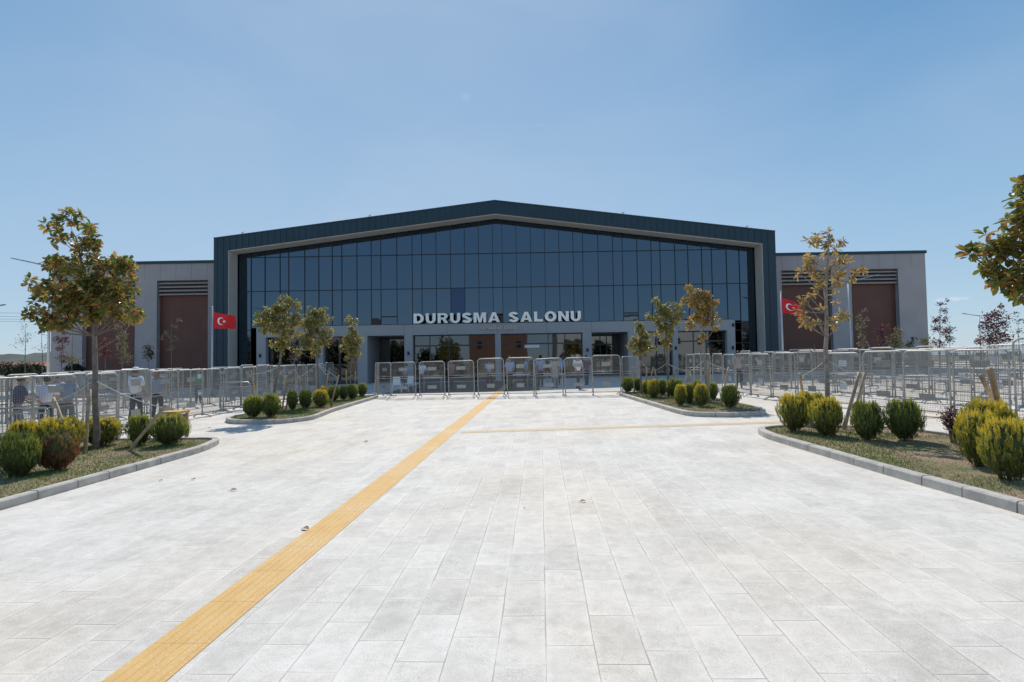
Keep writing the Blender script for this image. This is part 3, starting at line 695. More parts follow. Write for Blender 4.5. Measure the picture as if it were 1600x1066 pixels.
# ------------------------------------------------------------------ barriers
GRP_B = 'steel mesh barriers around the plaza'
def barrier_parts(root, W, H, plates, wires, pm):
    r = .021; c = .13; h = W/2-.02
    def loop(z0, z1, rad):
        pts = [(-h, 0, z0)]
        pts += [(-h+c-c*math.cos(a), 0, z1-c+c*math.sin(a)) for a in [R(v) for v in (0, 22, 45, 68, 90)]]
        pts += [(h-c+c*math.sin(a), 0, z1-c+c*math.cos(a)) for a in [R(v) for v in (0, 22, 45, 68, 90)]]
        pts += [(h, 0, z0)]
        return pts
    b = MB(); b.tube(loop(.06, H, r), r, 8)
    zb, zm0, zm1 = .125, H*.545, H*.60
    for z in (zb, zm0, zm1): b.tube([(-h, 0, z), (h, 0, z)], .017, 6)
    b.tube([(-.05, 0, zm0), (-.05, 0, zm1)], .012, 6); b.tube([(.05, 0, zm0), (.05, 0, zm1)], .012, 6)
    for s in (-1, 1):
        for z in (H*.30, H*.80): b.box(s*(h+.018)-.014, s*(h+.018)+.014, -.02, .02, z-.04, z+.04)
    b.build('frame', MT['galv'], root, True)
    for (za, zb_) in ((zb, zm0), (zm1, H-.02)):
        b = MB(); wr = .0024
        x = -h+wires
        while x < h-.01:
            dz = 0
            if zb_ > H*.9:
                e = h-abs(x)
                if e < c: dz = c-math.sqrt(max(0, c*c-(c-e)**2))
            b.add([(x-wr, .0, za), (x+wr, 0, za), (x+wr, 0, zb_-dz), (x-wr, 0, zb_-dz), (x, wr*2, za), (x, wr*2, zb_-dz)], [(0, 1, 2, 3), (1, 4, 5, 2), (4, 0, 3, 5)]); x += wires
        z = za+wires*1.1
        while z < zb_-.02:
            e = 0
            if zb_ > H*.9 and z > H-c: e = c-math.sqrt(max(0, c*c-(z-(H-c))**2))
            b.add([(-h+e, -.001, z-wr), (h-e, -.001, z-wr), (h-e, -.001, z+wr), (-h+e, -.001, z+wr), (-h+e, -.005, z), (h-e, -.005, z)], [(0, 3, 2, 1), (0, 1, 5, 4), (4, 5, 2, 3)]); z += wires*1.25
        b.build('mesh_panel', MT['wire'], root)
    for (z, ww, hh) in plates:
        b = MB(); b.box(-ww/2, ww/2, -.016, -.008, z-hh/2, z+hh/2); b.box(-ww/2-.01, ww/2+.01, -.0078, -.006, z+hh/2-.02, z+hh/2+.006); b.build('plate', pm, root)
    for s in (-1, 1):
        b = MB(); x = s*(h-.0); pts = [(x, -.30, .0), (x, -.27, .05), (x, -.20, .085), (x, -.06, .10), (x, .06, .10), (x, .20, .085), (x, .27, .05), (x, .30, .0)]
        b.tube(pts, .018, 6); b.tube([(x, 0, .1), (x, 0, .22)], .026, 8); b.build('foot', MT['galv'], root, True)
PB = {}; BR = random.Random(31)
def proto(key, W, H, plates, wires, pm):
    t = thing('mesh_barrier', (0, 0, -50), 0, 'x', 'barrier', GRP_B); barrier_parts(t, W, H, plates, wires, pm); PB[key] = [t, False, None]
P2 = [(1.63*.80, .42, .15), (1.63*.29, .42, .15)]
proto('a', 1.24, 1.63, P2, .042, MT['plate'])
proto('b', 1.24, 1.70, [(1.33, .34, .17), (.48, .34, .17)], .042, MT['plate'])
proto('c', 1.24, 1.60, [(.62, .26, .19), (1.30, .28, .18)], .042, MT['plate_w'])
proto('d', 1.24, 1.62, [], .042, MT['plate'])
proto('e', 1.75, 1.86, [(1.52, 1.1, .28)], .05, MT['plate'])
for k in PB: PB[k][2] = tree_of(PB[k][0])
def put_barrier(key, p, q, label, dz=0, tilt=0):
    pr = PB[key]
    if not pr[1]: o = pr[0]; pr[1] = True
    else: o = copy_tree(pr[0], pr[2])
    m = ((p[0]+q[0])/2, (p[1]+q[1])/2); o.location = (m[0], m[1], gz(*m)+dz)
    o.rotation_euler = (BR.gauss(0, .013), math.atan2(-(GA*(q[0]-p[0])+GB*(q[1]-p[1])), math.hypot(q[0]-p[0], q[1]-p[1]))+tilt, math.atan2(q[1]-p[1], q[0]-p[0]))
    o['label'] = label; return o
ORD = ['first', 'second', 'third', 'fourth', 'fifth', 'sixth', 'seventh', 'eighth', 'ninth', 'tenth', 'eleventh', 'twelfth', 'thirteenth', 'fourteenth', 'fifteenth', 'sixteenth', 'seventeenth', 'eighteenth', 'nineteenth', 'twentieth', 'twenty-first', 'twenty-second', 'twenty-third', 'twenty-fourth']
# front row closing the forecourt
fj = [608.5, 653, 698.5, 744.5, 791, 836.5, 881.5, 929, 968]; keys = 'aaabbadba'; fdz = [0, 0, -.05, .03, .03, .02, -.03, .02, .06]
for i in range(8):
    y0 = 622 - (fj[i]-608)/360*5.2; y1 = 622-(fj[i+1]-608)/360*5.2
    a, c = gnd(fj[i]+1, y0), gnd(fj[i+1]-1, y1)
    put_barrier(keys[i] if keys[i] != 'd' else 'a', a, c, '%s steel mesh barrier from the left in the row closing the plaza before the entrance' % ORD[i], 0, [0, .004, -.01, 0, .006, -.03, 0, 0][i])
def run(pts, n0, where, keyseq, pitch=1.27, start=0, n=None, rs=1):
    pts = [Vector((p[0], p[1])) for p in pts]; segs = []; d = 0
    for a, c in zip(pts, pts[1:]): segs.append((a, c, d, (c-a).length)); d += (c-a).length
    def P(s):
        for a, c, d0, l in segs:
            if s <= d0+l: return a.lerp(c, (s-d0)/l)
        return c
    N = int(d/pitch+.01) if n is None else n; rn = random.Random(rs)
    for i in range(N):
        jit = rn.uniform(-.04, .04)
        a, c = P(i*pitch+.02), P((i+1)*pitch-.02); nn = Vector((-(c-a).y, (c-a).x)).normalized()
        put_barrier(keyseq[(i+start) % len(keyseq)], a+nn*jit, c+nn*rn.uniform(-.04, .04), ('%s steel mesh barrier ' % ORD[i]) + where, rn.uniform(-.0, .004))
# side returns of the front row
run([(-7.1, 25.6), (-7.98, 26.55), (-8.5, 27.75)], 0, 'from the plaza in the short return left of the front row', 'ad', n=2)
run([(3.44, 23.95), (4.33, 24.85), (4.6, 26.2)], 0, 'from the plaza in the short return right of the front row', 'da')
# left side
run([(-11.45, 9.4), (-11.6, 18.2), (-11.8, 27.5), (-11.9, 31)], 0, 'counting from the camera in the nearest line left of the plaza', 'adaaba')
run([(-14.2, 11.5), (-14.2, 20), (-14.3, 31)], 0, 'counting from the camera in the second line left of the plaza', 'adcdab', rs=2)
run([(-17.2, 13), (-17.2, 26)], 0, 'counting from the camera in the third line left of the plaza', 'aad', rs=3)
run([(-18.6, 30.2), (-12.3, 31)], 0, 'from the left in the cross row before the left wing', 'ada', rs=4)
run([(-24.5, 26.8), (-17.6, 26.4)], 0, 'from the left in the far cross row behind the left lines', 'aad', rs=14)
# right side
run([(10.18, 12.53), (9.82, 13.78), (9.45, 15.0), (8.35, 18.7), (7.85, 20.7), (7.5, 25.5), (7.4, 29)], 0, 'counting from the camera in the nearest line right of the plaza', 'eaacbacac'.replace('e', 'a'), n=13, rs=5)
run([(13.2, 12.6), (11.4, 19.2), (10.3, 24.5), (10.2, 29.5)], 0, 'counting from the camera in the second line right of the plaza', 'bacdac', rs=6)
run([(16.0, 14.2), (14.3, 20.8), (13.6, 28)], 0, 'counting from the camera in the third line right of the plaza', 'adcb', rs=7)
run([(19.6, 15.6), (17.5, 27)], 0, 'counting from the camera in the outermost line right of the plaza', 'aab', rs=8)
run([(10.6, 30.2), (19.5, 29.2)], 0, 'from the left in the cross row before the right wing', 'dab', rs=9)
run([(16.4, 13.0), (22.5, 14.6)], 0, 'from the left in the slanted row at the right edge', 'ada', rs=10)
tp, tq = gnd(1541, 655), None
put_barrier('e', (10.17, 12.45), (11.45, 11.25), 'tall steel fence panel with a long grey board at the right edge', 0)

# vertical bar crowd barriers
def bar_barrier(loc, rz, W, H, label):
    t = thing('crowd_barrier', loc, rz, label, 'barrier', 'low crowd barriers with vertical bars'); b = MB(); h = W/2
    b.tube([(-h, 0, .12), (-h, 0, H-.08), (-h+.08, 0, H), (h-.08, 0, H), (h, 0, H-.08), (h, 0, .12)], .02, 8); b.tube([(-h, 0, .16), (h, 0, .16)], .018, 8)
    b.tube([(-h, 0, H*.84), (h, 0, H*.84)], .014, 6); b.build('frame', MT['galv'], t, True)
    b = MB(); n = int(W/.11)
    for i in range(1, n): x = -h+W*i/n; b.tube([(x, 0, .16), (x, 0, H*.84)], .009, 5, False)
    b.build('bars', MT['galv'], t)
    for s in (-1, 1):
        b = MB(); b.tube([(s*h*.8, -.28, .0), (s*h*.8, -.24, .06), (s*h*.8, .24, .06), (s*h*.8, .28, 0)], .016, 6); b.tube([(s*h*.8, 0, .06), (s*h*.8, 0, .16)], .018, 6); b.build('foot', MT['galv'], t)
    return t
for k in range(3):
    p = atd(367, 640, 20.4+.18*k); bar_barrier((p.x, p.y, gz(p.x, p.y)), R(4), 1.15, 1.08, ['front', 'middle', 'rear'][k]+' of the three low barred crowd barriers stacked by the left mesh line')
for k, (px, Y, rz) in enumerate(((22, 13.0, .05), (-50, 13.4, -.05))):
    p = atd(px, 660, Y); bar_barrier((p.x, p.y, gz(p.x, p.y)), rz, 1.7, .85, ['low barred crowd barrier behind the mesh at the left edge of the photo', 'low barred crowd barrier just outside the left edge of the photo'][k])

# ------------------------------------------------------------------ flags
def flag(px, ptop, pbase_d, amp, fold, label, plabel, ln, ht, droop, ph):
    p = atd(px, ptop, pbase_d); z0 = gz(p.x, p.y)
    t = thing('flagpole', (p.x, p.y, z0), 0, plabel, 'flagpole', 'flagpoles before the hall'); b = MB(); hgt = p.z-z0
    b.tube([(0, 0, 0), (0, 0, hgt)], [.055, .03], 10); b.build('pole', MT['pole'], t, True)
    b = MB(); b.ell((0, 0, hgt+.04), (.05, .05, .05), 10, 6); b.build('finial', MT['pole'], t, True)
    b = MB(); b.box(-.14, .14, -.14, .14, 0, .03); b.build('base_plate', MT['galv'], t)
    f = thing('flag', (p.x+.04, p.y, z0+hgt-.25), 0, label, 'flag', 'red flags with white crescent and star')
    def S(u, v):   # u along fly 0..ln, v 0 (top)..ht
        s = u/ln
        x = u*(1-fold*s*.5); y = amp*math.sin(s*7.0+ph+v*.9)*s + .10*s*math.sin(v*3+ph)
        z = -v - droop*s**1.25 - .05*math.sin(s*5+ph)*s
        z += v*.18*s
        return Vector((x, y, z))
    def patch(b, pts2, off):
        vs = [S(u, v)+Vector((0, off, 0)) for u, v in pts2]; b.add(vs, [tuple(range(len(vs)))])
    b = MB(); NU, NV = 28, 14
    for i in range(NU+1):
        for j in range(NV+1): b.v.append(tuple(S(ln*i/NU, ht*j/NV)))
    for i in range(NU):
        for j in range(NV):
            a = i*(NV+1)+j; b.f.append((a, a+1, a+NV+2, a+NV+1)); b.mi.append(0)
    b.build('cloth', MT['red'], f, True)
    def emblem(off):
        e = MB(); c1 = ht*.5; r1 = ht*.25; c2 = ht*.5625; r2 = ht*.2; N = 30
        # crescent as strips between outer and inner arc
        for k in range(N):
            def pr(t):
                a = R(38)+t*R(284)
                o = (c1+r1*math.cos(a), ht/2+r1*math.sin(a))
                an = R(38)+t*R(284); dx, dy = math.cos(an), math.sin(an)
                # distance along this ray from outer centre to inner circle
                ex = c1-c2; bq = dx*ex; cq = ex*ex-r2*r2; tt = -bq+math.sqrt(max(0, bq*bq-cq)); tt = min(tt, r1)
                return o, (c1+dx*tt, ht/2+dy*tt)
            (o1, n1), (o2, n2) = pr(k/N), pr((k+1)/N); patch(e, [o1, o2, n2, n1], off)
        sc_ = ht*.125; cxs_ = ht*(.5625-.2+.333)+sc_*.45
        P5 = []
        for k in range(10):
            a = math.pi+k*math.pi/5; rad = sc_ if k % 2 == 0 else sc_*.382; P5.append((cxs_+rad*math.cos(a), ht/2+rad*math.sin(a)))
        for k in range(0, 10): patch(e, [(cxs_, ht/2), P5[k], P5[(k+1) % 10]], off)
        return e
    e = emblem(-.006); e2 = emblem(.006); e.add(e2.v, e2.f); e.build('crescent_and_star', MT['white'], f)
flag(332, 481, 30, .17, .14, 'red flag with white crescent and star on the pole before the left wing', 'slim grey flagpole before the left wing of the hall', 1.28, .92, .27, .4)
flag(1220, 458, 30, .16, .12, 'red flag with white crescent and star on the pole before the right wing', 'slim grey flagpole before the right wing of the hall', 1.30, .80, .62, 1.6)

# ------------------------------------------------------------------ street lamps
def lamp(px, ptop, Y, arms, label, h_arm=1.0, r=.075):
    p = atd(px, ptop, Y); z0 = gz(p.x, p.y); hh = p.z-z0
    t = thing('street_lamp', (p.x, p.y, z0), 0, label, 'street lamp', 'street lamps round the site')
    b = MB(); b.tube([(0, 0, 0), (0, 0, hh)], [r, r*.6], 10); b.build('pole', MT['pole'], t, True)
    for (dx, dz) in arms:
        ln = math.hypot(dx, dz); ux, uz = dx/ln, dz/ln
        b = MB(); b.tube([(0, 0, hh-.05), (ux*(ln-.55), 0, hh-.05+uz*(ln-.55))], [.04, .03], 8); a = b.build('arm', MT['lamp'], t, True)
        b = MB(); c0, c1 = ln-.62, ln
        prof = [(c0, -.05, .04), (c0+.18, -.13, .06), (c1-.12, -.13, .05), (c1, -.05, .02)]
        vs = []
        for (s, w_, th) in prof:
            for (yy_, zz) in ((-w_, -th*.5), (w_, -th*.5), (w_, th*.5), (-w_, th*.5)): vs.append((ux*s-uz*zz, yy_, hh-.05+uz*s+ux*zz))
        fs = [(0, 1, 2, 3), (12, 15, 14, 13)]
        for k in range(3):
            for j in range(4): fs.append((k*4+j, k*4+4+j, k*4+4+(j+1) % 4, k*4+(j+1) % 4))
        b.add(vs, fs); b.build('lamp_head', MT['lamp'], t)
lamp(78, 415, 27.6, [(-2.15, .50)], 'grey street lamp with one arm standing behind the big left tree')
lamp(-42, 486, 44, [(2.9, .55)], 'street lamp whose head alone enters the photo at the left edge')
lamp(1325.5, 439, 36.5, [(1.95, .42), (-1.9, .45)], 'grey two-armed street lamp before the right wing')
lamp(1530, 493, 66, [(-1.9, .32), (1.9, .35)], 'distant two-armed street lamp against the sky right of the hall')

# ------------------------------------------------------------------ trees
def leaf(b, p, d, up, ln, wd, m=0, curl=.15):
    d = d.normalized(); s = d.cross(up)
    if s.length < 1e-3: s = Vector((1, 0, 0))
    s.normalize(); n = s.cross(d)
    q = [p, p+d*ln*.35+s*wd*.42+n*ln*.03, p+d*ln*.72+s*wd*.5, p+d*ln-n*ln*curl, p+d*ln*.72-s*wd*.5, p+d*ln*.35-s*wd*.42+n*ln*.03, p+d*ln*.38-n*wd*.12, p+d*ln*.74-n*wd*.16-n*ln*curl*.4]
    b.add(q, [(0, 1, 6), (1, 2, 7, 6), (2, 3, 7), (0, 6, 5), (6, 7, 4, 5), (7, 3, 4)], m)
def rosette(b, rn, c, axis, n, ln, wd):
    axis = axis.normalized(); a0 = axis.orthogonal().normalized(); b0 = axis.cross(a0)
    for k in range(n):
        an = k*2.39996+rn.uniform(-.3, .3); el = rn.uniform(-.25, 1.0)
        d = (a0*math.cos(an)+b0*math.sin(an))*math.cos(el)+axis*math.sin(el)
        leaf(b, c+d*.01, d + Vector((0, 0, -.12)), axis, ln*rn.uniform(.7, 1.1), wd*rn.uniform(.8, 1.1), 0, rn.uniform(.0, .3))
def leafy_tree(px, Y, base_py, blobs, trunk, leafm, barkm, label, nros, leafn, ln, wd, r0=.05, seed=1, name='magnolia_tree', cat='tree', grp=None, depth=.8, bend=0, twig=.006, simple=False, bare=0):
    """blobs: (px, py, r_px) circles of the crown measured in the photograph, at distance Y; given real depth."""
    rn = random.Random(seed); k = Y/F
    base = atd(px, 560, Y); z0 = gz(base.x, base.y) + (.08 if base_py else 0); B = Vector((base.x, base.y, z0))
    t = thing(name, B, 0, label, cat, grp)
    bl = [(atd(a, c, Y)-B, r*k) for a, c, r in blobs]
    tp = [atd(a, c, Y)-B for a, c in trunk]
    tp = [Vector((0, 0, -.05))] + [Vector((v.x, rn.uniform(-.05, .05), v.z)) for v in tp]
    n = len(tp); br = MB()
    fine = []
    for i in range(n-1):
        for j in range(4):
            q = tp[i].lerp(tp[i+1], j/4); fine.append(q+Vector((rn.gauss(0, .008), rn.gauss(0, .008), 0)))
    fine.append(tp[-1]); m = len(fine)
    rad = [r0*(1-.80*(i/(m-1))**1.2) for i in range(m)]; rad[0] *= 1.25
    br.tube(fine, rad, 9)
    lf = MB(); vol = [r**2.2 for _, r in bl]; tot = sum(vol)
    for bi, (c, r) in enumerate(bl):
        cnt = max(1 if bare else 2, int(round(nros*vol[bi]/tot)))
        # main limb to the blob
        cc = c + Vector((0, rn.uniform(-1, 1)*depth*r*.4, 0))
        zt = cl(cc.z-r*.9-rn.uniform(.1, .5)*abs(cc.x-fine[-1].x), fine[3].z, fine[-1].z)
        st = min(fine, key=lambda q: abs(q.z-zt)); mid = st.lerp(cc, .55)+Vector((0, 0, -.10*(cc-st).length))
        r_s = rad[fine.index(st)]
        br.tube([st, mid, cc], [min(r_s*.4, r0*.26), min(r_s*.28, r0*.17), twig*1.2], 6)
        for _ in range(cnt):
            while True:
                q = Vector((rn.uniform(-1, 1), rn.uniform(-1, 1), rn.uniform(-1, 1)))
                if q.length < 1 and q.length > .35*rn.random(): break
            p = cc + Vector((q.x*r, q.y*r*max(.9, depth), q.z*r*.92))
            ax = (q + Vector((0, 0, .55))).normalized()
            s0 = mid.lerp(cc, rn.uniform(.2, 1)) if rn.random() < .7 else cc
            m1 = s0.lerp(p, .6)+Vector((0, 0, -.06*(p-s0).length)); br.tube([s0, m1, p], [twig*1.3, twig, twig*.6], 4, False)
            if simple:
                for _k in range(leafn):
                    o = Vector((rn.gauss(0, 1), rn.gauss(0, 1), rn.gauss(0, 1)))*r*.22
                    leaf(lf, p+o, Vector((rn.gauss(0, 1), rn.gauss(0, 1), rn.gauss(0, .7))), Vector((rn.gauss(0, 1), rn.gauss(0, 1), 1)), ln*rn.uniform(.6, 1.2), wd*rn.uniform(.7, 1.2))
            else:
                rosette(lf, rn, p, ax, leafn, ln, wd)
                if rn.random() < .5 and not bare: rosette(lf, rn, p-ax*ln*.5, ax, leafn//2, ln*.9, wd*.9)
    for _ in range(bare):
        i = rn.randrange(int(m*.35), int(m*.72)); a = rn.uniform(0, 6.28); L_ = rn.uniform(.35, .85)*(1.15-i/m*.5); h_ = Vector((math.cos(a), math.sin(a)*.8, rn.uniform(.7, 1.4))).normalized()
        q1 = fine[i]+Vector((h_.x, h_.y, h_.z*.5))*L_*.5; q2 = q1+h_*L_*.55; br.tube([fine[i], q1, q2], [.011, .008, .004], 5, False)
        for _k in range(3):
            s0 = q1.lerp(q2, rn.random()); d_ = (h_+Vector((rn.gauss(0, .5), rn.gauss(0, .5), rn.gauss(.1, .3)))).normalized(); br.tube([s0, s0+d_*rn.uniform(.12, .3)], [.005, .003], 4, False)
    br.build('trunk', barkm, t, True); lf.build('crown', leafm, t)
    return t
TG = 'young magnolia trees in the planting beds'
leafy_tree(150, 11.2, 712, [(108, 345, 19), (137, 353, 12), (84, 356, 12), (95, 372, 16), (150, 378, 17), (130, 392, 17), (85, 412, 18), (115, 420, 24), (150, 415, 26), (180, 405, 18), (198, 418, 14), (50, 440, 10), (72, 450, 16), (95, 455, 26), (130, 455, 32), (165, 448, 30), (195, 450, 20), (55, 462, 12), (60, 485, 16), (90, 490, 26), (125, 485, 28), (160, 480, 28), (190, 475, 18), (75, 505, 11), (110, 500, 14), (205, 490, 12), (180, 500, 12), (140, 500, 12), (219, 490, 7)],
    [(150, 700), (148, 600), (145, 500), (130, 420), (118, 370)], MT['mag'], MT['bark'], 'big bushy magnolia with green and rust leaves in the near left bed', 290, 8, .165, .072, .075, 11, grp=TG)
leafy_tree(1291, 11.9, 672, [(1296, 366, 6), (1276, 376, 8), (1290, 376, 10), (1265, 380, 6), (1303, 388, 6), (1322, 374, 6), (1291, 396, 5), (1267, 407, 10), (1305, 413, 8), (1321, 407, 8), (1253, 430, 6), (1272, 430, 8), (1285, 440, 5), (1313, 428, 6), (1297, 425, 5), (1340, 427, 7), (1335, 436, 6), (1273, 452, 4), (1299, 450, 5), (1306, 464, 6), (1248, 467, 5), (1267, 464, 6), (1248, 480, 6), (1250, 490, 5), (1258, 500, 7), (1268, 503, 5), (1278, 505, 4), (1300, 502, 8), (1318, 491, 7), (1285, 485, 4), (1310, 440, 6)],
    [(1293, 640), (1292, 545), (1291, 470), (1292, 400), (1294, 368)], MT['mag_y'], MT['bark_r'], 'sparse young magnolia with ochre leaf tufts in the near right bed', 66, 9, .14, .045, .058, 12, grp=TG, twig=.006, bare=16)
leafy_tree(1668, 8.4, 760, [(1605, 285, 14), (1600, 320, 16), (1592, 350, 16), (1570, 375, 18), (1545, 375, 10), (1528, 390, 12), (1560, 395, 16), (1590, 390, 26), (1515, 398, 8), (1545, 415, 16), (1575, 425, 22), (1600, 440, 22), (1560, 440, 12), (1585, 462, 12), (1640, 330, 50), (1650, 400, 60), (1690, 380, 60), (1640, 450, 30), (1700, 440, 40), (1660, 280, 40)],
    [(1668, 700), (1668, 560), (1665, 420), (1655, 300)], MT['mag'], MT['bark'], 'large magnolia whose rusty crown reaches in at the right edge', 330, 8, .17, .075, .08, 13, grp=TG)
leafy_tree(430, 17.7, 646, [(448, 470, 10), (462, 475, 8), (440, 482, 12), (425, 490, 13), (412, 495, 10), (404, 503, 6), (442, 497, 16), (460, 500, 12), (420, 510, 14), (440, 520, 16), (458, 520, 10), (432, 538, 12), (445, 545, 9)],
    [(429, 616), (436, 570), (440, 540), (446, 480)], MT['mag_g'], MT['bark'], 'leftmost small magnolia in the far left bed, nearest the camera', 190, 7, .145, .06, .05, 21, grp=TG)
leafy_tree(498, 21.2, 631, [(486, 487, 8), (505, 486, 9), (493, 495, 14), (510, 500, 10), (478, 505, 12), (495, 515, 16), (510, 520, 11), (474, 522, 9), (485, 535, 14), (500, 538, 12), (466, 548, 7), (492, 550, 8), (512, 535, 6)],
    [(497, 600), (496, 560), (494, 500)], MT['mag_g'], MT['bark'], 'middle small magnolia of the three in the far left bed', 200, 7, .14, .06, .05, 22, grp=TG)
leafy_tree(547, 25.3, 620, [(546, 498, 7), (553, 502, 6), (548, 515, 7), (556, 522, 8), (545, 530, 10), (560, 532, 9), (550, 543, 12), (538, 545, 7), (556, 553, 8), (545, 558, 6)],
    [(547, 600), (549, 560), (549, 505)], MT['mag_g'], MT['bark'], 'rightmost and slimmest magnolia in the far left bed', 130, 7, .14, .06, .045, 23, grp=TG)
leafy_tree(1001, 22.8, 616, [(998, 506, 5), (1001, 516, 9), (1006, 526, 9), (994, 535, 10), (1008, 540, 11), (985, 540, 5), (1001, 548, 11), (1018, 545, 5)],
    [(1001, 600), (1001, 560), (1001, 510)], MT['mag_g'], MT['bark'], 'leftmost and shortest magnolia in the far right bed', 120, 7, .14, .058, .045, 31, grp=TG)
leafy_tree(1043, 21.2, 622, [(1027, 470, 6), (1032, 480, 8), (1045, 483, 10), (1058, 480, 8), (1035, 495, 13), (1052, 498, 13), (1063, 492, 7), (1012, 494, 5), (1020, 500, 6), (1030, 512, 12), (1045, 515, 11), (1040, 530, 9), (1043, 542, 6)],
    [(1044, 600), (1041, 550), (1040, 500), (1032, 475)], MT['mag_g'], MT['bark'], 'middle small magnolia of the three in the far right bed', 170, 7, .14, .058, .048, 32, grp=TG)
leafy_tree(1108, 18.5, 632, [(1077, 446, 5), (1079, 454, 5), (1090, 458, 8), (1102, 462, 9), (1072, 468, 7), (1085, 472, 12), (1102, 478, 13), (1116, 472, 6), (1092, 490, 12), (1108, 492, 9), (1118, 500, 6), (1085, 502, 9), (1075, 510, 6), (1105, 505, 8), (1118, 510, 5), (1098, 528, 6)],
    [(1105, 605), (1101, 560), (1098, 525), (1090, 490), (1080, 450)], MT['mag_y'], MT['bark_r'], 'rightmost and tallest magnolia in the far right bed', 170, 7, .145, .058, .05, 33, grp=TG)

# saplings and bushes beside the wings
SG = 'saplings and shrubs along the wings'
def sap(px, Y, blobs, top, m, label, n=60, ln=.10, wd=.06, seed=1, r=.025, name='sapling', cat='sapling', leafn=5, grp=SG, **kw):
    return leafy_tree(px, Y, None, blobs, [(px, max(556, top+8)), (px, (top+max(556, top+8))/2), (px, top)], m, MT['bark'], label, int(n*1.5), leafn, ln, wd, r, seed, name, cat, grp, simple=True, twig=.004, **kw)
sap(40, 33, [(30, 530, 13), (45, 520, 10), (36, 510, 8), (22, 540, 6)], 505, MT['leaf_pale'], 'almost bare sapling at the far left before the hills', 26, seed=41, leafn=2)
sap(66, 33, [(68, 520, 8), (72, 540, 10), (60, 545, 6)], 512, MT['leaf_pale'], 'thin bare sapling just left of the left lamp post', 16, seed=42, leafn=2)
sap(97, 33, [(95, 530, 8), (103, 532, 7), (92, 545, 7), (98, 520, 4), (97, 560, 9)], 520, MT['leaf_red'], 'plum leaved sapling before the left end of the left wing', 70, seed=43)
sap(113, 33, [(113, 513, 4), (108, 560, 10), (118, 560, 8)], 510, MT['leaf_pale'], 'thin sapling with one orange tuft before the left wing', 40, seed=44, leafn=4)
sap(165, 33, [(165, 535, 9), (160, 548, 8), (168, 555, 8)], 528, MT['leaf_red'], 'dull red bush just right of the big left trunk', 60, seed=45)
sap(190, 33, [(186, 512, 6), (190, 525, 8), (188, 540, 9), (193, 553, 9), (197, 562, 8)], 508, MT['leaf_pale'], 'column shaped pale yellow tree in the left wing window', 110, seed=46)
sap(232, 33, [(230, 545, 7), (232, 556, 8), (238, 550, 5)], 538, MT['leaf_dk'], 'dark small tree before the grey pillar of the left wing', 50, seed=47)
sap(268, 33, [(280, 500, 4), (272, 512, 6), (262, 520, 7), (252, 527, 4), (270, 530, 7), (268, 545, 6)], 500, MT['leaf_pale'], 'sparse yellow sapling before the right brown bay of the left wing', 40, seed=48, leafn=4)
sap(1346, 33, [(1351, 485, 3), (1343, 496, 5), (1355, 500, 5), (1345, 512, 7), (1350, 525, 6), (1347, 538, 7)], 482, MT['leaf_pale'], 'thin pinkish sapling right of the two-armed lamp post', 42, seed=51, leafn=4)
sap(1378, 33, [(1375, 518, 8), (1382, 510, 6), (1378, 530, 8), (1376, 542, 7)], 506, MT['leaf_red'], 'red leaved sapling before the right brown bay', 60, seed=52)
sap(1401, 33, [(1402, 520, 8), (1396, 532, 9), (1406, 533, 9), (1400, 545, 10)], 512, MT['leaf_pale'], 'olive yellow bushy shrub at the right edge of the right bay', 120, seed=53)
sap(1420, 34, [(1418, 540, 6), (1428, 530, 4), (1424, 535, 4)], 535, MT['leaf_dk'], 'small dark shrub leaning right before the grey end wall', 26, seed=54)
sap(1448, 34, [(1446, 530, 7), (1450, 540, 8)], 528, MT['leaf_pale'], 'pale green bush at the end corner of the right wing', 45, seed=55)
sap(1469, 33, [(1480, 468, 3), (1470, 475, 4), (1474, 486, 5), (1460, 500, 6), (1472, 500, 7), (1464, 515, 8), (1474, 520, 6), (1462, 535, 6), (1470, 540, 6)], 470, MT['leaf_red'], 'tall plum leaved sapling just right of the right wing', 100, seed=56)
sap(1484, 33, [(1485, 515, 6), (1483, 530, 7)], 510, MT['leaf_dk'], 'small green sapling against the sky right of the plum one', 30, seed=57)
sap(1556, 27, [(1565, 478, 5), (1560, 490, 8), (1548, 497, 10), (1565, 505, 10), (1542, 510, 9), (1556, 518, 13), (1548, 532, 12), (1566, 530, 10), (1530, 532, 6), (1573, 495, 5)], 480, MT['leaf_red'], 'dense dark plum tree behind the tall panel at the right edge', 190, seed=58)
sap(1592, 27, [(1590, 520, 8), (1595, 500, 8), (1585, 490, 5)], 500, MT['leaf_dk'], 'nearly bare sapling at the right edge of the photo', 16, seed=59, leafn=3)
for k, (px, r_, Y) in enumerate(((-12, 16, 46), (14, 15, 48), (36, 13, 45), (58, 13, 47), (116, 12, 38))):
    sap(px, Y, [(px, 577, r_*.8), (px-r_*.6, 580, r_*.6), (px+r_*.6, 579, r_*.6)], 570, MT['leaf_dk'], ['dark bush at the left border of the photo', 'second dark green bush from the left border', 'third dark green bush from the left border', 'dark green bush just left of the left lamp post', 'dark bush between lamp post and the big left tree'][k], 130, .16, .10, 60+k, .05, 'bush', 'bush', 7, 'dark bushes left of the hall')

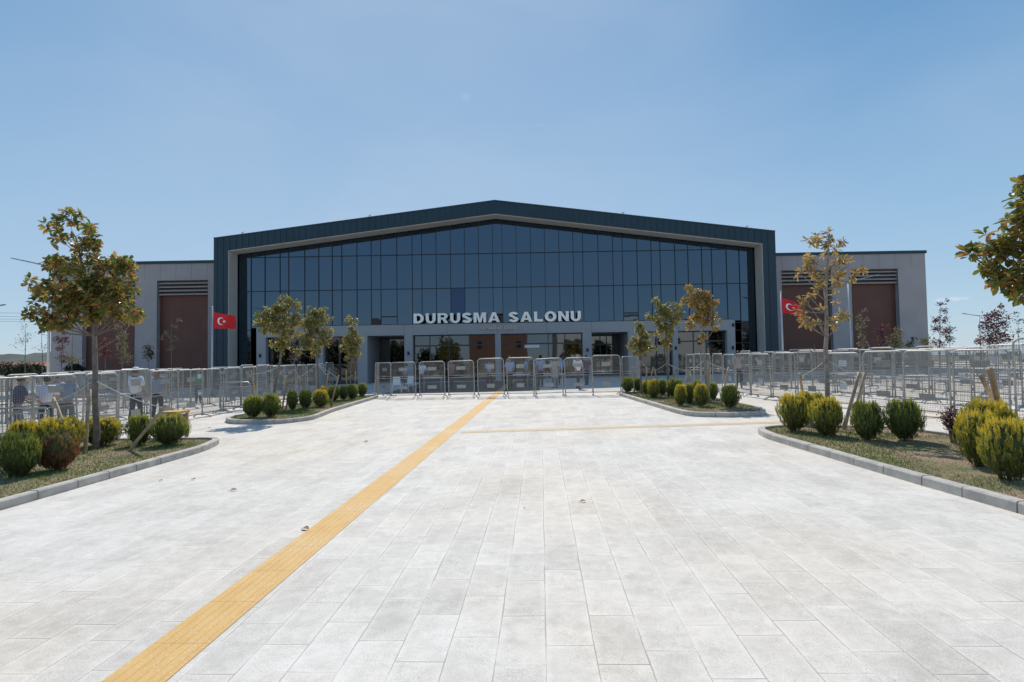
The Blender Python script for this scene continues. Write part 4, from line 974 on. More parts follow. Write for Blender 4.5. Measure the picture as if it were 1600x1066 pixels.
# ------------------------------------------------------------------ globe conifers
def crown_r(z):
    t = cl((z-.08)/.92, 0, 1)
    return .13+.37*math.sin(math.pi/2*min(1, t/.48))**.95 if t < .48 else .50*math.sqrt(max(0, 1-((t-.48)/.53)**2))
def shrub_mesh(seed, n, mi, brown=False):
    """upright feathery sprays: each spray is a flat fan of small scale-leaf blades"""
    rn = random.Random(seed); b = MB(); ph = [rn.uniform(0, 6.28) for _ in range(4)]
    gap = [(rn.uniform(0, 6.28), rn.uniform(.3, .8)) for _ in range(3)]
    for k in range(n):
        z = .08+.88*rn.random()**.85; a = rn.uniform(0, 6.283)
        if any(abs((a-g[0]+math.pi) % 6.283-math.pi) < .22 and abs(z-g[1]) < .12 for g in gap) and rn.random() < .8: continue
        lump = 1+.10*math.sin(3*a+ph[0]+z*3)+.05*math.sin(7*a+ph[1])
        r_ = crown_r(z)*lump*(1-.34*rn.random()**1.6); base = Vector((r_*math.cos(a), r_*math.sin(a), z-.09))
        o = Vector((math.cos(a), math.sin(a), 0)); tg = Vector((-math.sin(a), math.cos(a), 0))
        ax = (Vector((0, 0, 1)) + o*(.32-.3*(z-.3)) + tg*rn.gauss(0, .12)).normalized()
        tw = rn.uniform(0, math.pi); s_ = (tg*math.cos(tw)+o*math.sin(tw)).normalized(); L_ = rn.uniform(.10, .20)
        for j in range(8):
            q = j/7; sd = 1 if j % 2 else -1; pp = base+ax*(L_*q*.75); bl = L_*(.42-.20*q)
            dd = (ax*.85 + s_*sd*(.62-.35*q)+o*rn.gauss(0, .12)).normalized(); wv = ax.cross(dd); wv = (s_ - dd*s_.dot(dd)).normalized()*rn.uniform(.006, .010)
            b.add([pp-wv*.5, pp+dd*bl*.6-wv, pp+dd*bl, pp+dd*bl*.6+wv, pp+wv*.5], [(0, 1, 2, 3, 4)])
    return b
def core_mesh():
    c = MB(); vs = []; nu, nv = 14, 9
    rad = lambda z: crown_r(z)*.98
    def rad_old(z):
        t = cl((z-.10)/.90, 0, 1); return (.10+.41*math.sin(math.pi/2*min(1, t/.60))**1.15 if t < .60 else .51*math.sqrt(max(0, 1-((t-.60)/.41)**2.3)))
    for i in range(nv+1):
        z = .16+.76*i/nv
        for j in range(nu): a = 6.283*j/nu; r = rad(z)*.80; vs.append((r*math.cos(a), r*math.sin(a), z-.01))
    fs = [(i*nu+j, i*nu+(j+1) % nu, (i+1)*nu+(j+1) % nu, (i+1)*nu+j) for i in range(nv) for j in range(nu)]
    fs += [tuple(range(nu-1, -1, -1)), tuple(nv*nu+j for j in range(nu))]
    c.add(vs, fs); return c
def stem_mesh(seed):
    rn = random.Random(seed); s = MB()
    for k in range(5): s.tube([(rn.uniform(-.03, .03), rn.uniform(-.03, .03), -.06), (rn.uniform(-.05, .05), rn.uniform(-.05, .05), .12), (rn.uniform(-.16, .16), rn.uniform(-.16, .16), .3)], [.028, .022, .012], 6)
    return s
SP = {}
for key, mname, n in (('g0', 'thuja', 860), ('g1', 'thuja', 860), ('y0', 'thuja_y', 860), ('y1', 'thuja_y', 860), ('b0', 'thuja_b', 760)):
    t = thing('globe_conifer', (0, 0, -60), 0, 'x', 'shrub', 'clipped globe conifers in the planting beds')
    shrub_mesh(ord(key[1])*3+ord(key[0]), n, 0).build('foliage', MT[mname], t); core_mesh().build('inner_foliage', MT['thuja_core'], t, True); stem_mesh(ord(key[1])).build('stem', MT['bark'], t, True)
    SP[key] = [t, False, tree_of(t)]
def put_shrub(key, l, r, base, top, label, rz):
    p = gnd((l+r)/2, base); d = p.y; k = d/F; w_ = (r-l)*k; h = (base-top)*k
    s = SP[key]
    if not s[1]: o = s[0]; s[1] = True
    else: o = copy_tree(s[0], s[2])
    o.location = (p.x, p.y+w_*.15, gz(p.x, p.y)+.08); o.scale = (w_*1.0, w_*1.0, h*.97); o.rotation_euler = (0, 0, rz); o['label'] = label
shr = {
 'near left bed': [('g0', -12, 50, 756, 678, 'big deep green globe conifer cut by the left edge of the photo'), ('b0', 49, 112, 744, 679, 'scorched red-brown globe conifer in the near left bed'), ('y1', 6, 52, 726, 660, 'globe conifer with brown patches behind the one at the left edge'), ('y0', 46, 118, 722, 655, 'yellow topped globe conifer directly behind the scorched brown one'),
   ('y1', 123, 180, 704, 655, 'loose globe conifer right behind the big left trunk'), ('g1', 196, 233, 703, 651, 'globe conifer left of the slanting stake in the near left bed'), ('g0', 233, 287, 703, 650, 'globe conifer at the far tip of the near left bed')],
 'near right bed': [('y0', 1223, 1268, 681, 621, 'leftmost golden globe conifer at the tip of the near right bed'), ('y1', 1248, 1278, 671, 618, 'golden globe conifer tucked behind the leftmost one of the near right bed'), ('g0', 1272, 1292, 667, 619, 'small green globe conifer hiding behind the thin right trunk'), ('y1', 1273, 1320, 689, 628, 'golden globe conifer in front of the thin right trunk'),
   ('g1', 1338, 1383, 696, 634, 'green globe conifer right of the crossed stakes in the near right bed'), ('g0', 1395, 1444, 697, 631, 'green globe conifer next to the purple barberry'), ('y0', 1509, 1568, 740, 654, 'large golden globe conifer right of the purple barberry'), ('y1', 1521, 1592, 716, 635, 'golden globe conifer behind the large golden one at right'), ('y0', 1550, 1624, 763, 667, 'golden globe conifer cut by the right edge of the photo')]}
rn = random.Random(9)
for lst in shr.values():
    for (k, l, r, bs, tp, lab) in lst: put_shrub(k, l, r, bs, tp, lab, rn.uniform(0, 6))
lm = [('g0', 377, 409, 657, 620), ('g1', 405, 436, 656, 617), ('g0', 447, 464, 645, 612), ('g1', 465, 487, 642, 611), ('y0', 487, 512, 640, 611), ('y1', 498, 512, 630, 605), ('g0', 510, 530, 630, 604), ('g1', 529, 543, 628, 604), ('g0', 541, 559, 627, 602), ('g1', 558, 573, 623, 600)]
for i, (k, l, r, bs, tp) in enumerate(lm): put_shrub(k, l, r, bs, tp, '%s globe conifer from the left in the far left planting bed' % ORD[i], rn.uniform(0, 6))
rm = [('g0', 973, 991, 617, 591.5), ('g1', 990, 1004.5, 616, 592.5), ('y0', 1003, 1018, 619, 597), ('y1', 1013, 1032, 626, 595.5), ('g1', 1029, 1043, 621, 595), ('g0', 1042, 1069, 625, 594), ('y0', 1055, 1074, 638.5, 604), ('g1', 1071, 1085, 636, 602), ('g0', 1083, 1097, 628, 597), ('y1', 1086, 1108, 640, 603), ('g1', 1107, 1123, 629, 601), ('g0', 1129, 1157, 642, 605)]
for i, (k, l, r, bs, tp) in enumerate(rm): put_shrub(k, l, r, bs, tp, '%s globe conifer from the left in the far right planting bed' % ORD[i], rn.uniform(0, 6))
# barberry
p = gnd(1490, 700); t = thing('barberry_bush', (p.x, p.y, gz(p.x, p.y)+.08), 0, 'sparse purple barberry with bare stems in the near right bed', 'shrub')
k = p.y/F; rn = random.Random(4); st = MB(); lf = MB(); hh = 55*k
for i in range(34):
    a = rn.uniform(0, 6.28); s = rn.uniform(.05, .42)*48*k; tp_ = Vector((math.cos(a)*s, math.sin(a)*s, hh*rn.uniform(.55, 1)))
    md = Vector((tp_.x*.35, tp_.y*.35, tp_.z*.5)); st.tube([(rn.uniform(-.03, .03), rn.uniform(-.03, .03), -.03), md, tp_], [.009, .006, .003], 5)
    for j in range(46):
        q = md.lerp(tp_, rn.uniform(.15, 1.08))+Vector((rn.gauss(0, .025), rn.gauss(0, .025), rn.gauss(0, .025))); leaf(lf, q, Vector((rn.gauss(0, 1), rn.gauss(0, 1), rn.gauss(0, 1))), Vector((0, 0, 1)), .032, .022)
st.build('stems', MT['bark_r'], t, True); lf.build('leaves', MT['leaf_red'], t)

# ------------------------------------------------------------------ stakes with ropes
WG = 'wooden stakes holding the young trees'
def stake(bx, by, tx, ty, Yt, label, rad=.03, Y=None):
    B_ = gnd(bx, by) if Y is None else atd(bx, by, Y)
    if Y is not None: B_.z = gz(B_.x, B_.y)
    T_ = atd(tx, ty, Yt); base = Vector((B_.x, B_.y, gz(B_.x, B_.y)+.05)); t = thing('tree_stake', base, 0, label, 'stake', WG)
    d = T_-base; b = MB(); rn = random.Random(int(bx*7)); pts = [d*(i/6)+Vector((rn.gauss(0, .004), rn.gauss(0, .004), 0)) for i in range(7)]; pts[0] = Vector((0, 0, -.08))
    b.tube(pts, [rad*1.15]*2+[rad]*5, 9); b.build('post', MT['wood'], t, True); return base+d*.93
def rope(a, c, label, r=.007):
    a, c = Vector(a), Vector(c); o = bpy.data.objects.new('x', None); b = MB(); pts = []
    for i in range(9): s = i/8; q = a.lerp(c, s)-a; q.z -= .05*math.sin(math.pi*s)*(c-a).length*.6; pts.append(q)
    b.tube(pts, r, 5); ob = b.build('tie_rope', MT['rope'], None, True, a); tag(ob, label, 'rope', 'tie ropes from trunks to stakes')
s1 = stake(132, 716, 140.5, 609, 10.9, 'upright stake left of the big left trunk', .032)
s2 = stake(117, 709, 84, 622, 11.9, 'stake leaning left beside the scorched conifer', .032)
s3 = stake(199, 711, 260, 633, 10.9, 'long stake slanting right across two conifers in the near left bed', .032)
tk = atd(147, 594, 11.2); rope(tk, s3, 'white rope from the big left trunk down to the slanting stake'); rope(tk, s2, 'white rope from the big left trunk to the left leaning stake'); 
s1 = stake(1317, 678, 1343, 582, 12.0, 'front one of two leaning stakes right of the thin right trunk', .036); s2 = stake(1329, 671, 1352, 582, 12.4, 'rear one of two leaning stakes right of the thin right trunk', .03); s3 = stake(1259, 660, 1250, 584, 12.5, 'stake left of the thin right trunk behind golden conifers', .028)
tk = atd(1291, 562, 11.9); rope(tk, s1, 'white rope from the thin right trunk to the two leaning stakes'); rope(tk, s3, 'white rope from the thin right trunk to the left stake')
s1 = stake(1575, 690, 1546, 577, 8.9, 'thick pale stake leaning left at the right edge', .046); s2 = stake(1570, 665, 1533, 587, 9.6, 'darker stake behind the thick one at the right edge', .04)
rope(s1, atd(1668, 540, 8.4), 'white rope from the thick right stake out of the photo')
mid = {
 'far left bed': [((403, 640), (393, 580), 18.6, 'l1'), ((441, 643), (447.5, 588), 18.6, 'l2'), ((446, 643), (458, 588), 19.2, 'l3'), ((477, 634), (466, 587), 22, 'l4'), ((508, 632), (512, 584), 21.8, 'l5'), ((517, 635), (529, 587), 21.0, 'l6'), ((542, 622), (541, 580), 25, 'l7'), ((554, 622), (555.6, 581), 25, 'l8')],
 'far right bed': [((992, 617), (988, 574), 22.6, 'r1'), ((1009, 618), (1011, 573), 22.4, 'r2'), ((1012, 620), (1021, 573), 21.8, 'r3'), ((1030, 621), (1023, 576), 21.6, 'r4'), ((1052, 622), (1053.5, 577), 21, 'r5'), ((1090, 634), (1073, 579), 18.8, 'r6'), ((1066, 628), (1078.5, 577), 19.6, 'r7'), ((1107, 634), (1106.5, 569), 18, 'r8'), ((1125, 640), (1138.6, 574), 17.6, 'r9')]}
TP = {}
for bed_, ls in mid.items():
    for i, (bb, tt, Y, key) in enumerate(ls): TP[key] = stake(bb[0], bb[1], tt[0], tt[1], Y, '%s stake from the left in the %s' % (ORD[i], bed_.replace('bed', 'planting bed')), .028)
kL = [atd(434, 574, 17.7), atd(496, 568, 21.2), atd(547, 588, 25.3), atd(1001, 563, 22.8), atd(1042, 568, 21.2), atd(1101, 563, 18.5)]
for i, key, lab in ((0, 'l1', 'leftmost tree to its left stake'), (0, 'l2', 'leftmost tree to its right stake'), (1, 'l4', 'middle tree to its left stake'), (1, 'l5', 'middle tree to its near right stake'), (1, 'l6', 'middle tree to its leaning right stake'), (2, 'l8', 'rightmost tree to its right stake')):
    rope(kL[i], TP[key], 'rope in the far left bed from the '+lab)
for i, key, lab in ((3, 'r1', 'leftmost tree to its left stake'), (3, 'r2', 'leftmost tree to its right stake'), (4, 'r4', 'middle tree to its left stake'), (4, 'r7', 'middle tree to the far right stake'), (5, 'r6', 'rightmost tree to its left stake'), (5, 'r9', 'rightmost tree to its right stake')):
    rope(kL[i], TP[key], 'rope in the far right bed from the '+lab)

# ------------------------------------------------------------------ fallen leaves
LG = 'dry leaves fallen on the paving'
for k, (px, py, s, lab) in enumerate(((911, 785, .10, 'curled brown leaf lying alone right of the plaza middle'), (477, 828, .13, 'long brown leaf lying on the edge of the yellow strip'), (365, 767, .12, 'brown leaf left of the yellow strip, near the left bed'), (302, 750, .09, 'pale curled leaf near the left kerb'), (251, 752, .08, 'small dark leaf closest to the left kerb'), (572, 691, .12, 'brown leaf far out, left of where the strips meet'), (327, 669, .09, 'leaf on the paving left of the far left bed'), (820, 795, .03, 'tiny dark crumb left of the single curled leaf'))):
    p = gnd(px, py); b = MB(); rn = random.Random(k)
    L_ = s*.8; n = 7; vs = []
    for i in range(n):
        t_ = i/(n-1); wv = math.sin(math.pi*t_)**.7*L_*.27; z = .003+.006*math.sin(math.pi*t_)+.005*t_
        vs += [(L_*(t_-.5), -wv, z+wv*.35), (L_*(t_-.5), 0, z), (L_*(t_-.5), wv, z+wv*.8)]
    fs = [(i*3+j, i*3+j+1, i*3+j+4, i*3+j+3) for i in range(n-1) for j in (0, 1)]; b.add(vs, fs); b.tube([(-L_*.5, 0, .012), (-L_*.68, .01, .004)], .003, 4)
    o = b.build('fallen_leaf', MT['leaf_dry'], None, True, (p.x, p.y, p.z+.002)); o.rotation_euler = (0, 0, rn.uniform(-.6, .6)); tag(o, lab, 'leaf', LG)

# ------------------------------------------------------------------ coloured desk and bench by the left bed
MT['yel'] = mat('yellow_board', (.62, .38, .06), .5, var=.1); MT['blu'] = mat('blue_board', (.03, .16, .26), .5, var=.1); MT['ora'] = mat('orange_board', (.50, .22, .12), .6, var=.1)
p = gnd(262, 694); t = thing('wooden_table', (p.x-.33, p.y+.5, gz(p.x, p.y)), R(3), 'low table with yellow top and orange legs behind the last left conifer', 'table'); z = .66
b = MB(); b.box(-.10, .36, -.25, .25, z, z+.05); b.build('table_top', MT['yel'], t)
for s in (-.06, .32):
    for s2 in (-.2, .2): b = MB(); b.box(s-.025, s+.025, s2-.025, s2+.025, 0, z-.002); b.build('leg', MT['ora'], t)
b = MB(); b.box(-.03, .285, -.02, .02, z-.14, z-.003); b.build('cross_rail', MT['ora'], t)
t = thing('wooden_bench', (p.x-.80, p.y+1.3, gz(p.x, p.y)), R(3), 'low blue bench left of the yellow table', 'bench'); z = .52
b = MB(); b.box(-.3, .3, -.15, .15, z, z+.045); b.build('seat', MT['blu'], t)
for s in (-.24, .24): b = MB(); b.box(s-.03, s+.03, -.12, .12, 0, z-.002); b.build('leg', MT['blu'], t)

# ------------------------------------------------------------------ furniture in the queue areas
def qdesk(px, Y, lab, w_=1.1, h=.75, m='plate_w'):
    p = atd(px, 600, Y); t = thing('folding_table', (p.x, p.y, gz(p.x, p.y)), rn.uniform(-.2, .2), lab, 'table', 'white folding tables')
    b = MB(); b.box(-w_/2, w_/2, -.3, .3, h-.04, h); b.build('table_top', MT[m], t)
    for s in (-1, 1):
        b = MB(); b.tube([(s*w_*.42, -.25, 0), (s*w_*.42, -.22, h-.04)], .015, 6); b.tube([(s*w_*.42, .25, 0), (s*w_*.42, .22, h-.04)], .015, 6); b.tube([(s*w_*.42, -.24, .3), (s*w_*.42, .24, .3)], .012, 6); b.build('leg', MT['galv'], t)
rn = random.Random(77)
def qchair(px, Y, rz, lab):
    p = atd(px, 600, Y); t = thing('plastic_chair', (p.x, p.y, gz(p.x, p.y)), rz, lab, 'chair', 'white plastic chairs behind the front barriers')
    b = MB(); b.box(-.22, .22, -.22, .22, .42, .45); b.build('seat', MT['white'], t)
    b = MB(); b.add([(-.21, .2, .45), (.21, .2, .45), (.19, .30, .85), (-.19, .30, .85), (-.21, .225, .45), (.21, .225, .45), (.19, .325, .85), (-.19, .325, .85)], [(0, 1, 2, 3), (4, 7, 6, 5), (0, 4, 5, 1), (2, 6, 7, 3), (1, 5, 6, 2), (0, 3, 7, 4)]); b.build('backrest', MT['white'], t)
    for sx in (-1, 1):
        for sy in (-1, 1): b = MB(); b.tube([(sx*.23, sy*.23, 0), (sx*.19, sy*.19, .42)], .018, 6); b.build('leg', MT['white'], t)
qchair(620, 29, .3, 'white plastic chair behind the first front barrier, left one'); qchair(637, 29.6, -.4, 'white plastic chair behind the first front barrier, right one')
qdesk(676, 30, 'white table seen through the second front barrier'); qdesk(812, 31, 'white table seen through the fifth front barrier'); qdesk(868, 30.5, 'white table seen through the sixth front barrier')
qdesk(180, 20.5, 'white table beyond the near left mesh line'); qdesk(128, 17.8, 'white table by the two men at the left')
for k, (px, Y) in enumerate(((1420, 19.5), (1500, 17.5), (1330, 22.5))): qdesk(px, Y, ['white table between the right mesh lines, middle one', 'white table nearest the right edge', 'white table between the right mesh lines, farthest one'][k], 1.4)

# ------------------------------------------------------------------ people
SK = mat('skin', (.42, .24, .17), .6, var=.05); HD = mat('dark_hair', (.02, .015, .012), .6, var=.1); HB = mat('light_brown_hair', (.22, .14, .08), .6, var=.1); HG = mat('grey_hair', (.35, .34, .33), .7, var=.1)
SW = mat('white_shirt', (.74, .75, .80), .8, var=.05); SB = mat('pale_blue_shirt', (.34, .42, .60), .8, var=.05); SG_ = mat('blue_grey_shirt', (.25, .29, .38), .8, var=.05); SN = mat('navy_check_shirt', (.05, .06, .11), .8, var=.3, scale=40)
TR = mat('dark_trousers', (.03, .033, .045), .8, var=.1); TG2 = mat('grey_trousers', (.15, .15, .16), .8, var=.1); SH = mat('black_shoes', (.015, .015, .015), .4, var=0); KH = mat('khaki_dress', (.42, .39, .33), .8, var=.06)
def skin_obj(name, pts, edges, rad, m, parent, root=0, sub=1):
    me = bpy.data.meshes.new(name); me.from_pydata(pts, edges, []); me.materials.append(m)
    o = bpy.data.objects.new(name, me); col.objects.link(o); o.parent = parent
    sk = o.modifiers.new('skin', 'SKIN'); sk.use_smooth_shade = True
    for i, r in enumerate(rad):
        v = me.skin_vertices[0].data[i]; v.radius = r if isinstance(r, tuple) else (r, r); v.use_root = (i == root)
    if sub: s = o.modifiers.new('sub', 'SUBSURF'); s.levels = sub; s.render_levels = sub
    return o
def person(px, Y, H, rz, shirt, trous, hair, label, stride=.12, lean=0, arms=(.1, .1), longhair=False, dress=False, cap=False):
    p = atd(px, 600, Y); t = thing('person', (p.x, p.y, gz(p.x, p.y)), rz, label, 'person'); s = H/1.75
    V = lambda x, y, z: (x*s, y*s, z*s)
    # front of the figure looks along -Y
    hip = (0, 0, .93); ch = (0, -lean*.5, 1.32); nk = (0, -lean*.7, 1.47); hd = (0, -lean*.8-.01, 1.62)
    sh = [(-.19, -lean*.6, 1.42), (.19, -lean*.6, 1.42)]; el = []; ha = []; fn = []
    for i, a in enumerate(arms):
        sx = -1 if i == 0 else 1
        e = (sh[i][0]+sx*.06, sh[i][1]+.03-a*.12, 1.13+a*.02); h = (e[0]-sx*.02*(1+a), e[1]-.04-a*.22, e[2]-.25+a*.20); el.append(e); ha.append(h)
        d = Vector(h)-Vector(e); d.normalize(); fn.append(tuple(Vector(h)+d*.09))
    kn = [(-.10, -stride*.5-.03, .50), (.10, stride*.4-.03, .50)]; an = [(-.10, -stride, .09), (.10, stride*1.1, .10)]; hp = [(-.09, 0, .88), (.09, 0, .88)]
    # body: one continuous surface (head, neck, trunk, arms with hands, legs)
    pts = [hip, ch, nk, hd, sh[0], el[0], ha[0], fn[0], sh[1], el[1], ha[1], fn[1], hp[0], kn[0], an[0], hp[1], kn[1], an[1], (0, -lean*.8-.02, 1.70)]
    ed = [(0, 1), (1, 2), (2, 3), (3, 18), (1, 4), (4, 5), (5, 6), (6, 7), (1, 8), (8, 9), (9, 10), (10, 11), (0, 12), (12, 13), (13, 14), (0, 15), (15, 16), (16, 17)]
    rd = [.10, .10, .045, .088, .05, .038, .028, .030, .05, .038, .028, .030, .075, .05, .035, .075, .05, .035, .075]
    rd = [r*s for r in rd]
    bd = skin_obj('body', [V(*q) for q in pts], ed, rd, SK, t, 0, 1)
    # fingers and face features
    b = MB()
    for i in (0, 1):
        h = Vector(fn[i]); d = (Vector(fn[i])-Vector(ha[i])).normalized(); side = Vector((0, 1, 0)).cross(d).normalized() if abs(d.y) < .9 else Vector((1, 0, 0)); ac = d.cross(side).normalized()
        for k in range(4):
            o = h+ac*(k-1.5)*.018; L_ = (.062, .074, .07, .055)[k]; cu = side*(-.012 if i else .012)
            b.tube([V(*(o-d*.02)), V(*(o+d*L_*.55+cu*.5)), V(*(o+d*L_+cu*2))], [.009*s, .008*s, .006*s], 6)
        o = Vector(ha[i])+d*.05; q = ac*(-.035); b.tube([V(*o), V(*(o+q+d*.03)), V(*(o+q*1.2+d*.065))], [.011*s, .01*s, .008*s], 6)
    hz = Vector(hd); b.tube([V(*(hz+Vector((0, -.08, .02)))), V(*(hz+Vector((0, -.105, -.015))))], [.008*s, .016*s], 6)
    for sx in (-1, 1): b.ell(V(*(hz+Vector((sx*.088, .0, .0)))), (.012*s, .02*s, .03*s), 8, 5)
    b.build('fingers_and_features', SK, t, True)
    if not dress:
        skin_obj('shirt', [V(0, 0, .90), V(0, -lean*.25, 1.12), V(*ch), V(0, -lean*.65, 1.42), V(*sh[0]), V(*(Vector(sh[0]).lerp(Vector(el[0]), .95))), V(*sh[1]), V(*(Vector(sh[1]).lerp(Vector(el[1]), .95)))], [(0, 1), (1, 2), (2, 3), (2, 4), (4, 5), (2, 6), (6, 7)],
            [(.19*s, .15*s), (.185*s, .145*s), (.20*s, .15*s), (.10*s, .09*s), .092*s, .075*s, .092*s, .075*s], shirt, t, 0, 1)
    else:
        skin_obj('dress', [V(0, 0, .45), V(0, 0, .90), V(0, -lean*.25, 1.12), V(*ch), V(0, 0, 1.42), V(*sh[0]), V(*el[0]), V(*sh[1]), V(*el[1])], [(0, 1), (1, 2), (2, 3), (3, 4), (3, 5), (5, 6), (3, 7), (7, 8)],
            [(.24*s, .2*s), (.21*s, .16*s), (.17*s, .13*s), (.19*s, .14*s), (.10*s, .09*s), .09*s, .07*s, .09*s, .07*s], shirt, t, 1, 1)
    skin_obj('trousers', [V(0, 0, .98), V(0, 0, .90), V(*hp[0]), V(*kn[0]), V(*(an[0][0], an[0][1], .07)), V(*hp[1]), V(*kn[1]), V(*(an[1][0], an[1][1], .08))], [(0, 1), (1, 2), (2, 3), (3, 4), (1, 5), (5, 6), (6, 7)],
        [(.155*s, .12*s), (.15*s, .125*s), .10*s, .075*s, .06*s, .10*s, .075*s, .06*s], trous, t, 1, 1)
    for i in (0, 1): b = MB(); x, y = an[i][0]*s, an[i][1]*s; b.ell((x, y-.06*s, .04*s), (.047*s, .135*s, .045*s), 10, 6); b.build('shoe', SH, t, True)
    b = MB(); hc = V(hd[0], hd[1]+.022, hd[2]+.055); b.ell(hc, (.098*s, .105*s, .10*s), 12, 8)
    if longhair:
        b.ell((hc[0], hc[1]+.05*s, hc[2]-.14*s), (.095*s, .065*s, .20*s), 12, 8)
    b.build('hair', hair, t, True)
    if cap: b = MB(); b.ell((hc[0], hc[1]-.01, hc[2]+.035*s), (.108*s, .115*s, .075*s), 12, 8); b.box(hc[0]-.07*s, hc[0]+.07*s, hc[1]-.2*s, hc[1]-.08*s, hc[2]-.01, hc[2]+.005); b.build('cap', SW, t, True)
    return t
person(212, 16.9, 1.75, R(172), SW, TR, HD, 'man in white cap and white shirt seen from behind beyond the left mesh', .10, 0, (.3, .7), cap=True)
person(246, 17.6, 1.68, R(184), SG_, TR, HB, 'woman with long light brown hair and pale top beside the man in the white cap', .06, 0, (.5, .3), True)
person(28, 14.0, 1.62, R(150), SN, TG2, HD, 'man in dark checked shirt behind the mesh at the left edge', .05, .1, (.8, .6))
person(71, 14.6, 1.58, R(200), SW, TR, HD, 'man in white shirt seen from behind next to the left lamp post', .05, .14, (.6, .9))
person(88, 16.6, 1.62, R(20), SW, TR, HD, 'dark haired man in white shirt facing the camera by the left lamp post', .05, .05, (.4, .6))
person(106, 15.4, 1.60, R(186), SG_, TG2, HG, 'grey haired man in blue grey shirt at the left table', .05, .1, (.7, .5))
person(332-22, 25, 1.62, R(40), mat('green_shirt', (.04, .22, .10), .8, var=.1), TR, HD, 'person in green top far back beyond the left mesh corner', .1)
person(659, 31, 1.66, R(150), SW, TR, HD, 'person in white behind the second front barrier', .1, .1, (.6, .6))
person(634, 31.5, 1.5, R(30), SB, TR, HD, 'person in pale blue shirt bending behind the first front barrier', .05, .2, (.8, .8))
person(706, 32, 1.66, R(240), mat('salmon_shirt', (.42, .20, .18), .8, var=.1), TR, HD, 'person in salmon top behind the third front barrier', .1)
person(765, 31, 1.66, R(170), SB, TR, HD, 'person in pale blue behind the fourth front barrier beside the pillar', .1)
person(797, 29.5, 1.76, R(200), SB, TR, HD, 'man in blue shirt between the fourth and fifth front barriers', .12, 0, (.4, .2))
person(822, 33, 1.68, R(80), SB, TR, HD, 'person in blue seen sideways behind the fifth front barrier', .2)
person(845, 31, 1.78, R(190), SB, TR, HD, 'man in light blue shirt behind the left half of the sixth front barrier', .1)
person(867, 30, 1.74, R(10), KH, TG2, HD, 'woman in long pale khaki dress behind the sixth front barrier', .05, 0, (.2, .2), True, True)
person(877, 33, 1.72, R(-10), SB, TR, HD, 'man in blue far behind the right end of the sixth front barrier', .1)
person(903, 28.6, 1.74, R(30), SW, TR, HG, 'man in white shirt walking behind the seventh front barrier', .26, .03, (.5, .3))
person(917, 32, 1.70, R(200), mat('plum_reflection', (.14, .06, .10), .8, var=.1), TR, HD, 'plum figure standing in for a sapling reflection behind the seventh front barrier', .1)  # made-up figure, its plum colour stands in for a sapling's reflection
person(1155, 26, 1.72, R(160), mat('beige_shirt', (.48, .42, .38), .8, var=.1), TR, HD, 'person in beige shirt beyond the right mesh line', .1)

# ------------------------------------------------------------------ far left background
hb = MB(); N = 90
rn = random.Random(12)
from mathutils import noise
def ridge(b, y0, x0, x1, base, h, n, sd, dep=120):
    for i in range(n+1):
        x = x0+(x1-x0)*i/n; z = base + h*(.66+.22*noise.noise(Vector((x*.004, sd+.37, .5))))+h*.10*noise.noise(Vector((x*.05, sd, 2)))
        b.v += [(x, y0-dep, base-6), (x, y0, z), (x, y0+dep*2, base-6)]
    k = len(b.v)-(n+1)*3
    for i in range(n):
        a = k+i*3; b.f += [(a, a+3, a+4, a+1), (a+1, a+4, a+5, a+2)]; b.mi += [0, 0]
ridge(hb, 620, -1500, 160, -2.5, 37, 160, 3); tag(hb.build('hills', MT['hill'], None, True), kind='structure')
hb = MB(); ridge(hb, 1400, -500, 2600, -2.5, 4, 100, 8); tag(hb.build('far_hills', MT['hill'], None, True), kind='structure')
wl = mat('pale_plaster', (.52, .45, .39), .8, var=.08); rf = mat('red_tiles', (.34, .12, .08), .8, var=.15); wd_ = mat('dark_window', (.03, .035, .045), .3, var=0)
def house(x, y, w_, d, h, rh, label, wm=None, rm_=None, rz=0, nwin=4, nst=2, name='house', grp='distant houses', cat='house', face=-1):
    z = gz(x, y); t = thing(name, (x, y, z), rz, label, cat, grp); wm = wm or wl; rm_ = rm_ or rf
    b = MB(); b.box(-w_/2, w_/2, -d/2, d/2, -.5, h); b.build('wall', wm, t)
    b = MB(); e = .4
    b.add([(-w_/2-e, -d/2-e, h+.003), (w_/2+e, -d/2-e, h+.003), (w_/2+e, d/2+e, h+.003), (-w_/2-e, d/2+e, h+.003), (-w_/2+(d/2 if rh else 0), 0, h+rh+.25), (w_/2-(d/2 if rh else 0), 0, h+rh+.25)], [(3, 2, 1, 0), (0, 1, 5, 4), (2, 3, 4, 5), (1, 2, 5), (3, 0, 4)]); b.build('roof', rm_, t)
    for s in range(nst):
        for i in range(nwin):
            xx = -w_/2+w_*(i+.5)/nwin; z0 = h*(s+.3)/nst; yy = face*(d/2+.03)
            b = MB(); b.box(xx-.55, xx+.55, min(yy, yy+.06*-face), max(yy, yy+.06*-face), z0, z0+h/nst*.42); b.build('window', wd_, t)
hx = [(8, 240, 22, 8, 5.5, 'long pale shed with red roof at the far left border'), (45, 210, 14, 8, 5, 'pale low house with red roof left of the bare sapling'), (68, 230, 16, 8, 5.2, 'pale low house with red roof beside the left lamp post'), (30, 300, 30, 10, 6, 'long white hall far back before the hills'), (88, 330, 20, 10, 7, 'pale block far back behind the end of the left wing')]
for (px, Y, w_, d, h, lab) in hx:
    p = atd(px, 560, Y); house(p.x, p.y, w_, d, h, 1.2, lab, nst=1, nwin=6)

